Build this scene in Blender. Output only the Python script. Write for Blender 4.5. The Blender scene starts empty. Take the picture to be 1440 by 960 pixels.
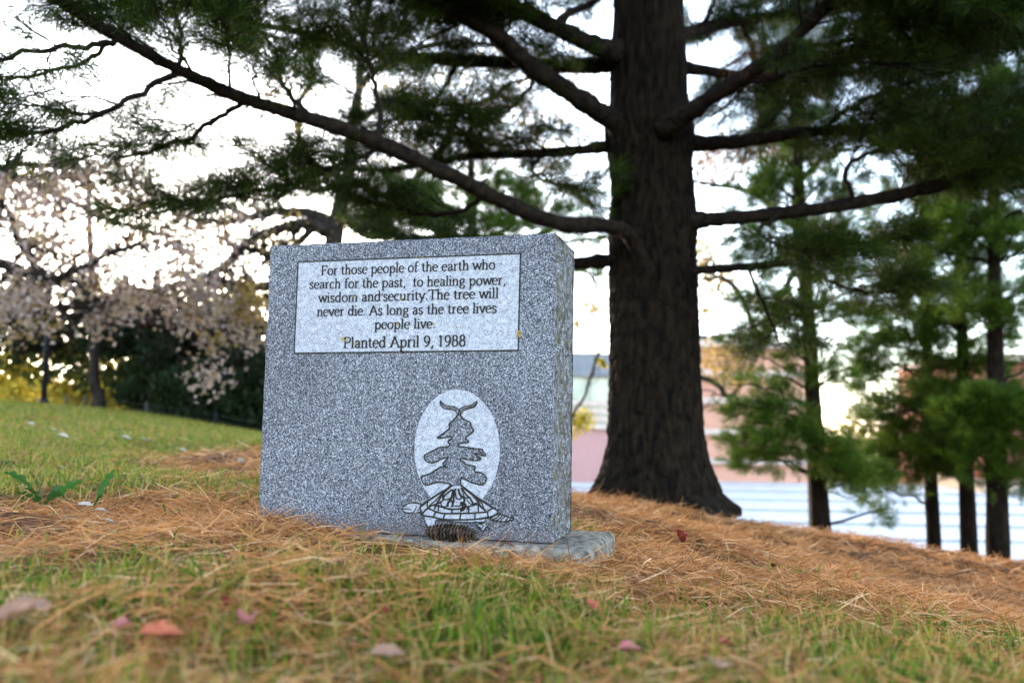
import bpy, math, random
import numpy as np
from mathutils import Vector, Matrix

random.seed(7)
rng = np.random.default_rng(7)
S = bpy.context.scene
C = S.collection

# ------------------------------------------------------------------ camera
F_PX, PITCH, ROLL, CAM_H = 1173.8, 0.0928, 0.0193, 0.280
FWD = np.array([0, math.cos(PITCH), math.sin(PITCH)])
_u0 = np.array([0, -math.sin(PITCH), math.cos(PITCH)])
_r0 = np.array([1.0, 0, 0])
RIGHT = math.cos(ROLL) * _r0 + math.sin(ROLL) * _u0
UP = -math.sin(ROLL) * _r0 + math.cos(ROLL) * _u0
CAM = np.array([0, 0, CAM_H])
cd = bpy.data.cameras.new('camera')
cam = bpy.data.objects.new('camera', cd)
C.objects.link(cam)
cam.matrix_world = Matrix(((RIGHT[0], UP[0], -FWD[0], 0), (RIGHT[1], UP[1], -FWD[1], 0),
                           (RIGHT[2], UP[2], -FWD[2], CAM_H), (0, 0, 0, 1)))
cd.sensor_width = 36
cd.lens = 36 * F_PX / 1440
cd.clip_start, cd.clip_end = 0.02, 2000
cd.dof.use_dof = True
cd.dof.focus_distance = 2.12
cd.dof.aperture_fstop = 2.4
cd.dof.aperture_blades = 0
S.camera = cam

# ------------------------------------------------------------------ sky, sun, exposure
SUN_EL, SUN_AZ = math.radians(10.0), math.radians(-20)      # low, ahead and to the left, behind the trees
w = bpy.data.worlds.new('World')
S.world = w
w.use_nodes = True
nt = w.node_tree
sky = nt.nodes.new('ShaderNodeTexSky')
sky.sky_type = 'NISHITA'
sky.sun_disc = False
sky.sun_elevation, sky.sun_rotation = SUN_EL, SUN_AZ
sky.air_density, sky.dust_density, sky.ozone_density = 1.0, 0.6, 2.2
bg = nt.nodes['Background']
hs = nt.nodes.new('ShaderNodeHueSaturation')
hs.inputs['Saturation'].default_value = 0.66
nt.links.new(sky.outputs[0], hs.inputs['Color'])
nt.links.new(hs.outputs[0], bg.inputs[0])
bg.inputs[1].default_value = 0.15
sl = bpy.data.lights.new('sun', 'SUN')
sl.energy = 1.0
sl.angle = math.radians(10)
sl.color = (1.0, 0.72, 0.42)
so = bpy.data.objects.new('sun', sl)
C.objects.link(so)
sdir = Vector((math.sin(SUN_AZ) * math.cos(SUN_EL), math.cos(SUN_AZ) * math.cos(SUN_EL), math.sin(SUN_EL)))
so.rotation_euler = sdir.to_track_quat('Z', 'Y').to_euler()
S.view_settings.view_transform = 'Standard'
S.view_settings.look = 'None'
S.view_settings.gamma = 1
S.view_settings.use_curve_mapping = False
S.view_settings.exposure = 3.36
S.render.engine = 'CYCLES'
S.cycles.max_bounces = 8
S.cycles.diffuse_bounces = 4
S.cycles.transmission_bounces = 4
S.cycles.use_denoising = True


# ------------------------------------------------------------------ helpers
def P(px, py, d):
    """a point that the photograph shows at (px, py), d metres in front of the camera"""
    return CAM + d * (FWD + (px - 720) / F_PX * RIGHT - (py - 480) / F_PX * UP)


def horizon(px):
    return 480 + F_PX * math.tan(PITCH) + (px - 720) * ROLL


FRAME = {}


def thing(name, label, cat, loc=(0, 0, 0), rotz=0.0, group=None):
    o = bpy.data.objects.new(name, None)
    o.empty_display_size = 0.2
    C.objects.link(o)
    o.location = loc
    o.rotation_euler = (0, 0, rotz)
    o['label'] = label
    o['category'] = cat
    if group:
        o['group'] = group
    FRAME[o.name] = (np.array(loc, float), rotz)
    return o


def tag(o, label=None, cat=None, group=None, kind=None):
    for k, v in (('label', label), ('category', cat), ('group', group), ('kind', kind)):
        if v:
            o[k] = v
    return o


class MB:
    """collects geometry in world coordinates; build() links it as one mesh object"""

    def __init__(self):
        self.v, self.f, self.mi, self.n = [], [], [], 0

    def add(self, v, f, mi=0):
        v = np.asarray(v, float).reshape(-1, 3)
        f = np.asarray(f, int)
        self.v.append(v)
        self.f.append(f + self.n)
        self.mi.append(np.full(len(f), mi))
        self.n += len(v)

    def build(self, name, mats, parent=None, smooth=False, loc=None, rotz=0.0):
        me = bpy.data.meshes.new(name)
        o = bpy.data.objects.new(name, me)
        C.objects.link(o)
        if parent is not None:
            fr = FRAME[parent.name]
            o.parent = parent
        elif loc is not None:
            fr = (np.array(loc, float), rotz)
            o.location = loc
            o.rotation_euler = (0, 0, rotz)
        else:
            fr = (np.zeros(3), 0.0)
        FRAME[o.name] = fr
        v = np.concatenate(self.v) - fr[0]
        if fr[1]:
            c, s = math.cos(-fr[1]), math.sin(-fr[1])
            v = np.stack([c * v[:, 0] - s * v[:, 1], s * v[:, 0] + c * v[:, 1], v[:, 2]], 1)
        me.vertices.add(len(v))
        me.vertices.foreach_set('co', v.ravel().astype(np.float32))
        ls = np.concatenate([f.ravel() for f in self.f])
        tot = np.concatenate([np.full(len(f), f.shape[1]) for f in self.f])
        st = np.concatenate([[0], np.cumsum(tot)[:-1]])
        me.loops.add(len(ls))
        me.loops.foreach_set('vertex_index', ls.astype(np.int32))
        me.polygons.add(len(tot))
        me.polygons.foreach_set('loop_start', st.astype(np.int32))
        me.polygons.foreach_set('loop_total', tot.astype(np.int32))
        if not isinstance(mats, (list, tuple)):
            mats = [mats]
        for m in mats:
            me.materials.append(m)
        me.polygons.foreach_set('material_index', np.concatenate(self.mi).astype(np.int32))
        me.polygons.foreach_set('use_smooth', np.full(len(tot), bool(smooth)))
        me.update(calc_edges=True)
        return o

    def box(self, lo, hi, rotz=0.0, org=(0, 0, 0), mi=0):
        x0, y0, z0 = lo
        x1, y1, z1 = hi
        v = np.array([[x0, y0, z0], [x1, y0, z0], [x1, y1, z0], [x0, y1, z0], [x0, y0, z1], [x1, y0, z1], [x1, y1, z1], [x0, y1, z1]], float)
        c, s = math.cos(rotz), math.sin(rotz)
        v = np.stack([c * v[:, 0] - s * v[:, 1], s * v[:, 0] + c * v[:, 1], v[:, 2]], 1) + np.array(org, float)
        self.add(v, [[0, 3, 2, 1], [4, 5, 6, 7], [0, 1, 5, 4], [1, 2, 6, 5], [2, 3, 7, 6], [3, 0, 4, 7]], mi)

    def tube(self, pts, rad, n=6, cap=True, rough=0.0):
        pts = np.asarray(pts, float)
        rad = np.broadcast_to(np.asarray(rad, float), (len(pts),))
        t = np.gradient(pts, axis=0)
        t /= np.linalg.norm(t, axis=1, keepdims=True) + 1e-12
        a = np.array([0.31, 0.17, 0.93]) if abs(t[0, 2]) < 0.8 else np.array([0.95, 0.2, 0.1])
        nrm = np.cross(t[0], a)
        nrm /= np.linalg.norm(nrm)
        ang = np.arange(n) * 2 * math.pi / n
        V = []
        for i in range(len(pts)):
            nrm = nrm - t[i] * (nrm @ t[i])
            nrm /= np.linalg.norm(nrm) + 1e-12
            b = np.cross(t[i], nrm)
            V.append(pts[i] + rad[i] * (np.cos(ang)[:, None] * nrm + np.sin(ang)[:, None] * b))
        V = np.concatenate(V)
        if rough:
            c_ = np.repeat(pts, n, 0)
            V = V + (V - c_) * (rough * (0.6 * vnoise(V * 14, 81) + 0.6 * vnoise(V * 38, 82) + 0.35 * vnoise(V * 85, 83)))[:, None]
        k = np.arange(n)
        k2 = (k + 1) % n
        F = np.concatenate([np.stack([i * n + k, i * n + k2, (i + 1) * n + k2, (i + 1) * n + k], 1) for i in range(len(pts) - 1)])
        base = self.n
        self.add(V, F)
        if cap:
            for i, fl in ((0, True), (len(pts) - 1, False)):
                idx = i * n + (k[::-1] if fl else k) + base
                self.f.append(idx[None, :])
                self.mi.append(np.zeros(1))


def spline(pts, per=6):
    """Catmull-Rom through rows of pts (any number of columns)"""
    p = np.asarray(pts, float)
    q = np.vstack([2 * p[0] - p[1], p, 2 * p[-1] - p[-2]])
    out = []
    for i in range(1, len(q) - 2):
        for t in np.linspace(0, 1, per, endpoint=False):
            a, b, c, d = q[i - 1], q[i], q[i + 1], q[i + 2]
            out.append(0.5 * (2 * b + (c - a) * t + (2 * a - 5 * b + 4 * c - d) * t * t + (3 * b - a - 3 * c + d) * t ** 3))
    out.append(p[-1])
    return np.array(out)


def vnoise(p, seed=0):
    """value noise in 3D, about -1..1"""
    p = np.asarray(p, float)
    i = np.floor(p).astype(np.int64)
    f = p - i
    f = f * f * (3 - 2 * f)

    def h(ix, iy, iz):
        n = (ix * 374761393 + iy * 668265263 + iz * 2147483647 + seed * 974634777) & 0xffffffff
        n = ((n ^ (n >> 13)) * 1274126177) & 0xffffffff
        n = n ^ (n >> 16)
        return (n & 0xffff) / 32767.5 - 1
    r = 0
    for dx in (0, 1):
        for dy in (0, 1):
            for dz in (0, 1):
                wgt = (f[:, 0] if dx else 1 - f[:, 0]) * (f[:, 1] if dy else 1 - f[:, 1]) * (f[:, 2] if dz else 1 - f[:, 2])
                r = r + wgt * h(i[:, 0] + dx, i[:, 1] + dy, i[:, 2] + dz)
    return r


def unit(v):
    v = np.asarray(v, float)
    return v / (np.linalg.norm(v, axis=-1, keepdims=True) + 1e-12)


def sstep(a, b, x):
    t = np.clip((np.asarray(x, float) - a) / (b - a), 0, 1)
    return t * t * (3 - 2 * t)


# ------------------------------------------------------------------ materials
def new_mat(name):
    m = bpy.data.materials.new(name)
    m.use_nodes = True
    n = m.node_tree
    return m, n, n.nodes['Principled BSDF'], n.links.new


def ramp(n, stops, interp='LINEAR'):
    r = n.nodes.new('ShaderNodeValToRGB')
    r.color_ramp.interpolation = interp
    e = r.color_ramp.elements
    while len(e) < len(stops):
        e.new(0.5)
    for el, (p, c) in zip(e, stops):
        el.position = p
        el.color = (*c, 1) if len(c) == 3 else c
    return r


def tex(n, kind, scale, coord='Object', detail=3.0, stretch=None):
    tc = n.nodes.new('ShaderNodeTexCoord')
    out = tc.outputs[coord]
    if stretch:
        mp = n.nodes.new('ShaderNodeMapping')
        mp.inputs['Scale'].default_value = stretch
        n.links.new(out, mp.inputs[0])
        out = mp.outputs[0]
    t = n.nodes.new('ShaderNodeTexNoise' if kind == 'noise' else 'ShaderNodeTexVoronoi')
    t.inputs['Scale'].default_value = scale
    if kind == 'noise':
        t.inputs['Detail'].default_value = detail
    n.links.new(out, t.inputs['Vector'])
    return t


def mixc(n, fac, a, b, blend='MIX'):
    m = n.nodes.new('ShaderNodeMix')
    m.data_type = 'RGBA'
    m.blend_type = blend
    for sock, v in ((m.inputs[0], fac), (m.inputs[6], a), (m.inputs[7], b)):
        if hasattr(v, 'is_output'):
            n.links.new(v, sock)
        elif isinstance(v, (int, float)):
            sock.default_value = v
        else:
            sock.default_value = (*v, 1)
    return m.outputs[2]


def leafy(name, cols, transl=0.35, rough=0.6):
    """thin foliage: one random shade per leaf or needle, light passing through"""
    m, n, b, L = new_mat(name)
    g = n.nodes.new('ShaderNodeNewGeometry')
    r = ramp(n, [(i / (len(cols) - 1), c) for i, c in enumerate(cols)])
    L(g.outputs['Random Per Island'], r.inputs[0])
    L(r.outputs[0], b.inputs['Base Color'])
    b.inputs['Roughness'].default_value = rough
    b.inputs['Specular IOR Level'].default_value = 0.12
    tr = n.nodes.new('ShaderNodeBsdfTranslucent')
    L(r.outputs[0], tr.inputs[0])
    mx = n.nodes.new('ShaderNodeMixShader')
    mx.inputs[0].default_value = transl
    L(b.outputs[0], mx.inputs[1])
    L(tr.outputs[0], mx.inputs[2])
    L(mx.outputs[0], n.nodes['Material Output'].inputs[0])
    return m


def noisy(name, c1, c2, scale=8, rough=0.85, bump=0.0, bscale=None, stretch=None, detail=5.0, coord='Object'):
    m, n, b, L = new_mat(name)
    t = tex(n, 'noise', scale, coord, detail, stretch)
    r = ramp(n, [(0.3, c1), (0.7, c2)])
    L(t.outputs['Fac'], r.inputs[0])
    L(r.outputs[0], b.inputs['Base Color'])
    b.inputs['Roughness'].default_value = rough
    b.inputs['Specular IOR Level'].default_value = 0.12
    if bump:
        t2 = tex(n, 'noise', bscale or scale * 3, coord, 6.0, stretch)
        bp = n.nodes.new('ShaderNodeBump')
        bp.inputs['Strength'].default_value = bump
        bp.inputs['Distance'].default_value = 0.01
        L(t2.outputs['Fac'], bp.inputs['Height'])
        L(bp.outputs[0], b.inputs['Normal'])
    return m


def granite(name, stops, scale, lichen=False, mottle=0.25, dirt=False):
    m, n, b, L = new_mat(name)
    v = tex(n, 'voronoi', scale)
    sep = n.nodes.new('ShaderNodeSeparateColor')
    L(v.outputs['Color'], sep.inputs[0])
    v2 = tex(n, 'noise', scale * 0.55, 'Object', 2.0)
    mm = n.nodes.new('ShaderNodeMath')
    mm.operation = 'MULTIPLY_ADD'
    L(v2.outputs['Fac'], mm.inputs[0])
    mm.inputs[1].default_value = 1.1
    L(sep.outputs[0], mm.inputs[2])
    sc = n.nodes.new('ShaderNodeMath')
    sc.operation = 'MULTIPLY_ADD'
    L(mm.outputs[0], sc.inputs[0])
    sc.inputs[1].default_value = 0.72
    sc.inputs[2].default_value = -0.26
    r = ramp(n, stops)
    L(sc.outputs[0], r.inputs[0])
    col = r.outputs[0]
    cl = tex(n, 'noise', 75, 'Object', 3.0)
    rcl = ramp(n, [(0.36, (0.78, 0.78, 0.80)), (0.62, (1.14, 1.14, 1.12))])
    L(cl.outputs['Fac'], rcl.inputs[0])
    col = mixc(n, 0.75, col, mixc(n, 1.0, col, rcl.outputs[0], 'MULTIPLY'))
    # broad soft darker mottling over the colour
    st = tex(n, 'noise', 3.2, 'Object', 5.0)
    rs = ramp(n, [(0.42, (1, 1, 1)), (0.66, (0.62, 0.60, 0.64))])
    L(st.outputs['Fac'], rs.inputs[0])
    col = mixc(n, mottle, col, mixc(n, 1.0, col, rs.outputs[0], 'MULTIPLY'))
    if dirt:
        # rain streaks down the face, and earth splashed on its foot
        sk = tex(n, 'noise', 7.0, 'Object', 4.0, (4.0, 4.0, 0.35))
        rk = ramp(n, [(0.50, (1, 1, 1)), (0.72, (0.72, 0.70, 0.70))])
        L(sk.outputs['Fac'], rk.inputs[0])
        col = mixc(n, 0.6, col, mixc(n, 1.0, col, rk.outputs[0], 'MULTIPLY'))
        tcd = n.nodes.new('ShaderNodeTexCoord')
        sp = n.nodes.new('ShaderNodeSeparateXYZ')
        L(tcd.outputs['Object'], sp.inputs[0])
        dn = tex(n, 'noise', 38, 'Object', 5.0)
        hz = n.nodes.new('ShaderNodeMath')
        hz.operation = 'MULTIPLY_ADD'
        L(dn.outputs['Fac'], hz.inputs[0])
        hz.inputs[1].default_value = -0.11
        L(sp.outputs[2], hz.inputs[2])
        rd = ramp(n, [(0.0, (0.34, 0.34, 0.34)), (0.03, (0, 0, 0))])
        ad = n.nodes.new('ShaderNodeMath')
        ad.operation = 'ADD'
        L(hz.outputs[0], ad.inputs[0])
        ad.inputs[1].default_value = 0.036
        L(ad.outputs[0], rd.inputs[0])
        col = mixc(n, rd.outputs[0], col, (0.10, 0.065, 0.04))
    if lichen:
        l1 = tex(n, 'noise', 55, 'Object', 6.0, (1, 1, 0.6))
        rl = ramp(n, [(0.46, (0, 0, 0)), (0.56, (0.9, 0.9, 0.9))])
        L(l1.outputs['Fac'], rl.inputs[0])
        l2 = tex(n, 'noise', 60, 'Object', 4.0)
        rc = ramp(n, [(0.35, (0.012, 0.011, 0.007)), (0.52, (0.05, 0.043, 0.022)), (0.7, (0.16, 0.14, 0.07))])
        L(l2.outputs['Fac'], rc.inputs[0])
        col = mixc(n, rl.outputs[0], col, rc.outputs[0])
        bp = n.nodes.new('ShaderNodeBump')
        bp.inputs['Strength'].default_value = 0.9
        bp.inputs['Distance'].default_value = 0.004
        t3 = tex(n, 'noise', 90, 'Object', 6.0)
        L(t3.outputs['Fac'], bp.inputs['Height'])
        L(bp.outputs[0], b.inputs['Normal'])
    L(col, b.inputs['Base Color'])
    b.inputs['Roughness'].default_value = 0.62
    b.inputs['Specular IOR Level'].default_value = 0.35
    return m


GR = [(0.14, (0.006, 0.006, 0.009)), (0.36, (0.042, 0.043, 0.054)), (0.54, (0.12, 0.12, 0.145)), (0.72, (0.235, 0.24, 0.275)), (0.94, (0.52, 0.525, 0.575))]
M = {}
M['granite'] = granite('speckled_granite', GR, 540, mottle=0.55, dirt=True)
M['granite_side'] = granite('weathered_granite', GR, 430, lichen=True)
M['frosted'] = granite('frosted_granite', [(0.10, (0.10, 0.10, 0.12)), (0.24, (0.25, 0.253, 0.29)), (0.5, (0.355, 0.36, 0.405)), (0.9, (0.46, 0.465, 0.515))], 560, mottle=0.15)
M['engraved'] = noisy('engraved_dark', (0.012, 0.011, 0.010), (0.035, 0.03, 0.024), 60)
M['lichen'] = noisy('yellow_lichen', (0.20, 0.12, 0.012), (0.42, 0.28, 0.03), 200)
M['concrete'] = noisy('weathered_concrete', (0.05, 0.045, 0.036), (0.30, 0.27, 0.225), 45, 0.9, 0.6, 130)
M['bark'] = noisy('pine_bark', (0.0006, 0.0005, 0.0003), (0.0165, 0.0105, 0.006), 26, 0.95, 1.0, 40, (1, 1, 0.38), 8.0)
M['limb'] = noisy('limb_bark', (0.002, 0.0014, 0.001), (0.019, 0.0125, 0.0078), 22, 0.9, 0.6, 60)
M['far_bark'] = noisy('grey_bark', (0.012, 0.010, 0.008), (0.05, 0.04, 0.032), 10, 0.9)
M['oak_bark'] = noisy('oak_bark', (0.008, 0.006, 0.005), (0.045, 0.035, 0.028), 9, 0.9)
M['needles'] = leafy('pine_needles_green', [(0.005, 0.013, 0.0015), (0.011, 0.028, 0.002), (0.024, 0.048, 0.004), (0.066, 0.080, 0.008)], 0.45, 0.5)
M['needles_far'] = leafy('young_pine_needles', [(0.015, 0.036, 0.004), (0.036, 0.078, 0.008), (0.072, 0.130, 0.013), (0.12, 0.165, 0.02)], 0.4, 0.5)
M['needles_dead'] = leafy('dead_needles', [(0.10, 0.03, 0.010), (0.17, 0.055, 0.018)], 0.3)
M['litter'] = leafy('fallen_needles', [(0.10, 0.034, 0.011), (0.36, 0.145, 0.044), (0.58, 0.27, 0.10), (0.48, 0.205, 0.065), (0.24, 0.085, 0.026), (0.78, 0.50, 0.27)], 0.15, 0.55)
M['grass'] = leafy('grass_blades', [(0.020, 0.058, 0.004), (0.045, 0.11, 0.007), (0.085, 0.165, 0.010), (0.15, 0.215, 0.012), (0.22, 0.23, 0.02), (0.34, 0.25, 0.06), (0.55, 0.35, 0.14)], 0.35, 0.5)
M['lawn'] = leafy('lawn_blades', [(0.075, 0.14, 0.012), (0.13, 0.19, 0.018), (0.22, 0.24, 0.03), (0.31, 0.24, 0.05), (0.40, 0.26, 0.09)], 0.35, 0.5)
M['pale_leaf'] = leafy('pale_dry_leaves', [(0.16, 0.11, 0.085), (0.34, 0.25, 0.21), (0.48, 0.38, 0.35), (0.40, 0.27, 0.13)], 0.4)
M['ochre_leaf'] = leafy('ochre_leaves', [(0.20, 0.13, 0.04), (0.34, 0.22, 0.06), (0.42, 0.30, 0.10), (0.30, 0.22, 0.12)], 0.5)
M['yellow_leaf'] = leafy('yellow_leaves', [(0.34, 0.24, 0.03), (0.48, 0.34, 0.035), (0.36, 0.32, 0.05), (0.24, 0.26, 0.05)], 0.6)
M['dark_leaf'] = leafy('dark_evergreen_leaves', [(0.012, 0.022, 0.010), (0.022, 0.038, 0.014), (0.034, 0.05, 0.02)], 0.2)
M['olive_leaf'] = leafy('olive_leaves', [(0.03, 0.045, 0.012), (0.06, 0.075, 0.018), (0.10, 0.10, 0.02)], 0.4)
M['weed'] = leafy('weed_leaf', [(0.022, 0.075, 0.012), (0.035, 0.11, 0.018)], 0.3, 0.6)
M['cone'] = noisy('cone_scale', (0.008, 0.005, 0.004), (0.11, 0.078, 0.055), 60, 0.8)
M['post'] = noisy('dark_paint', (0.012, 0.013, 0.018), (0.022, 0.023, 0.03), 10, 0.5)
M['wire'] = noisy('grey_wire', (0.04, 0.04, 0.04), (0.08, 0.08, 0.075), 10, 0.5)
M['glass'], _n, _b, _L = new_mat('window_glass')
_b.inputs['Base Color'].default_value = (0.25, 0.30, 0.27, 1)
_b.inputs['Roughness'].default_value = 0.08
_b.inputs['Specular IOR Level'].default_value = 0.9
M['stone_band'] = noisy('pale_stone', (0.46, 0.35, 0.30), (0.54, 0.43, 0.38), 3)
M['grey_panel'] = noisy('grey_panel', (0.16, 0.17, 0.19), (0.2, 0.21, 0.23), 2, 0.5)
M['terrace'] = noisy('pale_concrete', (0.52, 0.50, 0.50), (0.62, 0.60, 0.59), 1.2)
M['nose_shadow'] = noisy('painted_nose_shadow', (0.27, 0.27, 0.29), (0.35, 0.35, 0.37), 2)
M['beige'] = noisy('beige_render', (0.46, 0.37, 0.28), (0.54, 0.45, 0.36), 2)
M['red_roof'] = noisy('red_roof', (0.26, 0.045, 0.04), (0.36, 0.07, 0.06), 3)


def brick_mat(name, c1, c2, mortar):
    m, n, b, L = new_mat(name)
    tc = n.nodes.new('ShaderNodeTexCoord')
    mp = n.nodes.new('ShaderNodeMapping')
    mp.inputs['Rotation'].default_value = (math.radians(90), 0, 0)
    L(tc.outputs['Object'], mp.inputs[0])
    t = n.nodes.new('ShaderNodeTexBrick')
    t.inputs['Scale'].default_value = 4.2
    t.inputs['Mortar Size'].default_value = 0.02
    for k, c in (('Color1', c1), ('Color2', c2), ('Mortar', mortar)):
        t.inputs[k].default_value = (*c, 1)
    L(mp.outputs[0], t.inputs[0])
    L(t.outputs[0], b.inputs['Base Color'])
    b.inputs['Roughness'].default_value = 0.9
    return m


M['pink_brick'] = brick_mat('pink_brick', (0.56, 0.27, 0.19), (0.50, 0.23, 0.16), (0.56, 0.38, 0.30))
M['mauve_brick'] = brick_mat('mauve_brick', (0.42, 0.21, 0.20), (0.36, 0.18, 0.17), (0.42, 0.30, 0.28))
M['red_brick'] = brick_mat('red_brick', (0.40, 0.10, 0.09), (0.34, 0.08, 0.07), (0.4, 0.2, 0.18))

# ------------------------------------------------------------------ terrain
CTRL = np.array([
    # x, y, z
    (-0.64, 2.15, 0.0), (0.10, 1.95, -0.050), (0.25, 2.0, -0.062), (0.12, 1.8, -0.055), (-0.3, 2.6, 0.0), (-0.3, 1.6, 0.0), (0, 0, 0.0), (-0.6, 0.9, 0.0), (0.5, 0.9, -0.05),
    (-1.2, 1.6, 0.02), (0.8, 1.3, -0.11), (1.5, 2.45, -0.30), (0.5, 3.2, -0.10), (0.9, 4.5, -0.24), (2.2, 4.0, -0.45),
    (0.5, 5.7, -0.25), (1.0, 5.5, -0.27), (1.46, 5.6, -0.35), (2.0, 6.0, -0.50), (2.34, 6.0, -0.57), (2.9, 5.6, -0.59), (3.19, 5.2, -0.55),
    (0.6, 6.8, -0.40), (1.3, 7.2, -0.62), (2.6, 7.2, -0.98), (3.6, 6.6, -1.02), (4.5, 5.0, -0.95), (3.4, 8.6, -1.5), (1.6, 9.5, -1.4),
    (-1.97, 3.2, 0.06), (-1.67, 3.6, 0.03), (-1.15, 3.8, 0.0), (-0.6, 5.5, -0.06), (-0.8, 8, -0.14), (-2.4, 7.5, 0.06),
    (-4.9, 8, 0.18), (-3.4, 5.3, 0.10), (-8.6, 14, 0.40), (-6.4, 14, 0.27), (-4.2, 14, -0.06), (-2.5, 14, -0.35), (-1, 14, -0.8),
    (-10, 19, 0.28), (-7, 19, 0.05), (-4, 19, -0.45), (1, 14, -2.2), (-12, 14, 0.55), (-8, 6, 0.25), (-3, 0, 0.08), (3, 0, -0.5), (0, -4, 0.0),
    (6, 9, -2.3), (4, 14, -3.8), (8, 14, -4.4), (7, 4, -1.5), (2, 19, -4.0), (-2, 24, -1.6), (-9, 26, -0.6)], float)


def _phi(r2):
    return 0.5 * r2 * np.log(r2 + 1e-9)


_d2 = ((CTRL[:, None, :2] - CTRL[None, :, :2]) ** 2).sum(2)
_n = len(CTRL)
_A = np.zeros((_n + 3, _n + 3))
_A[:_n, :_n] = _phi(_d2) + np.eye(_n) * 0.02
_A[:_n, _n] = 1
_A[:_n, _n + 1:] = CTRL[:, :2]
_A[_n:, :_n] = _A[:_n, _n:].T
_W = np.linalg.solve(_A, np.concatenate([CTRL[:, 2], np.zeros(3)]))


def gz(x, y, bump=True):
    x = np.atleast_1d(np.asarray(x, float))
    y = np.atleast_1d(np.asarray(y, float))
    z = np.empty(len(x))
    for a in range(0, len(x), 40000):
        s = slice(a, a + 40000)
        d2 = (x[s, None] - CTRL[None, :, 0]) ** 2 + (y[s, None] - CTRL[None, :, 1]) ** 2
        z[s] = _phi(d2) @ _W[:_n] + _W[_n] + _W[_n + 1] * x[s] + _W[_n + 2] * y[s]
    r = np.hypot(x - (-1), y - 8)
    far = -5.0 + 4.2 * sstep(4, -10, x)
    k = sstep(10, 19, r)
    z = z * (1 - k) + far * k
    if bump:
        q = np.stack([x, y, 0 * x], 1)
        near = sstep(12, 5, np.hypot(x, y))
        away = sstep(0.10, 0.35, np.hypot(np.clip(np.abs((x + 0.27)) - 0.42, 0, 9), np.clip(np.abs(y - 2.1) - 0.2, 0, 9)))
        z = z + near * away * (0.022 * vnoise(q * 3.1) + 0.016 * vnoise(q * 8.7, 3))
    return z


def gzz(x, y):
    return float(gz([x], [y])[0])


def lawn_mask(x, y):
    e = np.hypot((x - 0.9) / 2.72, (y - 5.0) / 2.4)
    q = np.stack([x, y, 0 * x], 1)
    e = e + 0.10 * vnoise(q * 1.7, 5) + 0.05 * vnoise(q * 6, 8)
    return sstep(0.95, 1.12, e) * sstep(2.3, 2.9, y + 0.3 * vnoise(q * 2, 4)) * sstep(1.6, 0.2, x - 0.02 * y)


def fore_mask(x, y):
    q = np.stack([x, y, 0 * x], 1)
    lim = 1.72 + 0.50 * np.clip(x, 0, 3) + 0.04 * np.clip(-x, 0, 3) + 0.14 * vnoise(q * 2.3, 11) + 0.1 * vnoise(q * 7, 12)
    return sstep(0.12, -0.12, y - lim)


gu = np.sinh(np.linspace(-6.0, 6.0, 341)) * 1.9
gx, gy = np.meshgrid(gu, gu + 3.0)
gzv = gz(gx.ravel(), gy.ravel())
N = len(gu)
idx = np.arange(N * N).reshape(N, N)
g = MB()
g.add(np.stack([gx.ravel(), gy.ravel(), gzv], 1), np.stack([idx[:-1, :-1], idx[:-1, 1:], idx[1:, 1:], idx[1:, :-1]], -1).reshape(-1, 4))
m, n, b, L = new_mat('ground_soil')
at = n.nodes.new('ShaderNodeAttribute')
at.attribute_name = 'lawn'
t1 = tex(n, 'noise', 55, 'Object', 8.0)
r1 = ramp(n, [(0.3, (0.018, 0.007, 0.003)), (0.5, (0.085, 0.033, 0.011)), (0.7, (0.20, 0.085, 0.03))])
L(t1.outputs['Fac'], r1.inputs[0])
t2 = tex(n, 'noise', 30, 'Object', 8.0)
r2 = ramp(n, [(0.3, (0.025, 0.032, 0.006)), (0.5, (0.07, 0.075, 0.014)), (0.7, (0.16, 0.11, 0.035))])
L(t2.outputs['Fac'], r2.inputs[0])
L(mixc(n, at.outputs['Fac'], r1.outputs[0], r2.outputs[0]), b.inputs['Base Color'])
b.inputs['Roughness'].default_value = 0.95
bp = n.nodes.new('ShaderNodeBump')
bp.inputs['Strength'].default_value = 0.7
bp.inputs['Distance'].default_value = 0.01
L(t1.outputs['Fac'], bp.inputs['Height'])
L(bp.outputs[0], b.inputs['Normal'])
b.inputs['Specular IOR Level'].default_value = 0.08
go = g.build('ground', m, smooth=True)
tag(go, kind='structure')
lm = lawn_mask(gx.ravel(), gy.ravel())
lm = np.maximum(lm, sstep(9, 12, np.hypot(gx.ravel(), gy.ravel() - 3)))
a = go.data.attributes.new('lawn', 'FLOAT', 'POINT')
a.data.foreach_set('value', lm.astype(np.float32))

# ------------------------------------------------------------------ pale stepped terrace below the slope
tb = MB()
TR = 0.03
for k in range(7):
    y0 = 25.0 + k * 3.4
    z1 = -4.15 + k * 0.16
    tb.box((-8, y0, -6), (46, y0 + 3.395 + (0 if k < 6 else 3), z1))
    tb.box((-8, y0 - 0.03, z1 - 0.16), (46, y0 - 0.004, z1 - 0.05), mi=1)  # darker strip paints the shadow beneath each tread nose
tag(tb.build('terrace_path', [M['terrace'], M['nose_shadow']]), kind='structure')

# ------------------------------------------------------------------ the inscribed stone
YAW, SW, SH, SD = -0.2834, 0.7683, 0.72, 0.21
cy, sy = math.cos(YAW), math.sin(YAW)
FR = np.array([0.09946, 1.94134, 0.0])
EU, EB = np.array([cy, sy, 0]), np.array([-sy, cy, 0])      # along the face to the right; into the stone
CEN = FR - EU * SW / 2 + EB * SD / 2


def on_face(px, py, lift=0.0):
    """where the ray of a photo pixel meets the stone's front plane, lifted off it"""
    d = P(px, py, 1.0) - CAM
    nrm = -EB
    t = ((FR - CAM) @ nrm) / (d @ nrm)
    return CAM + d * t + nrm * lift


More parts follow.
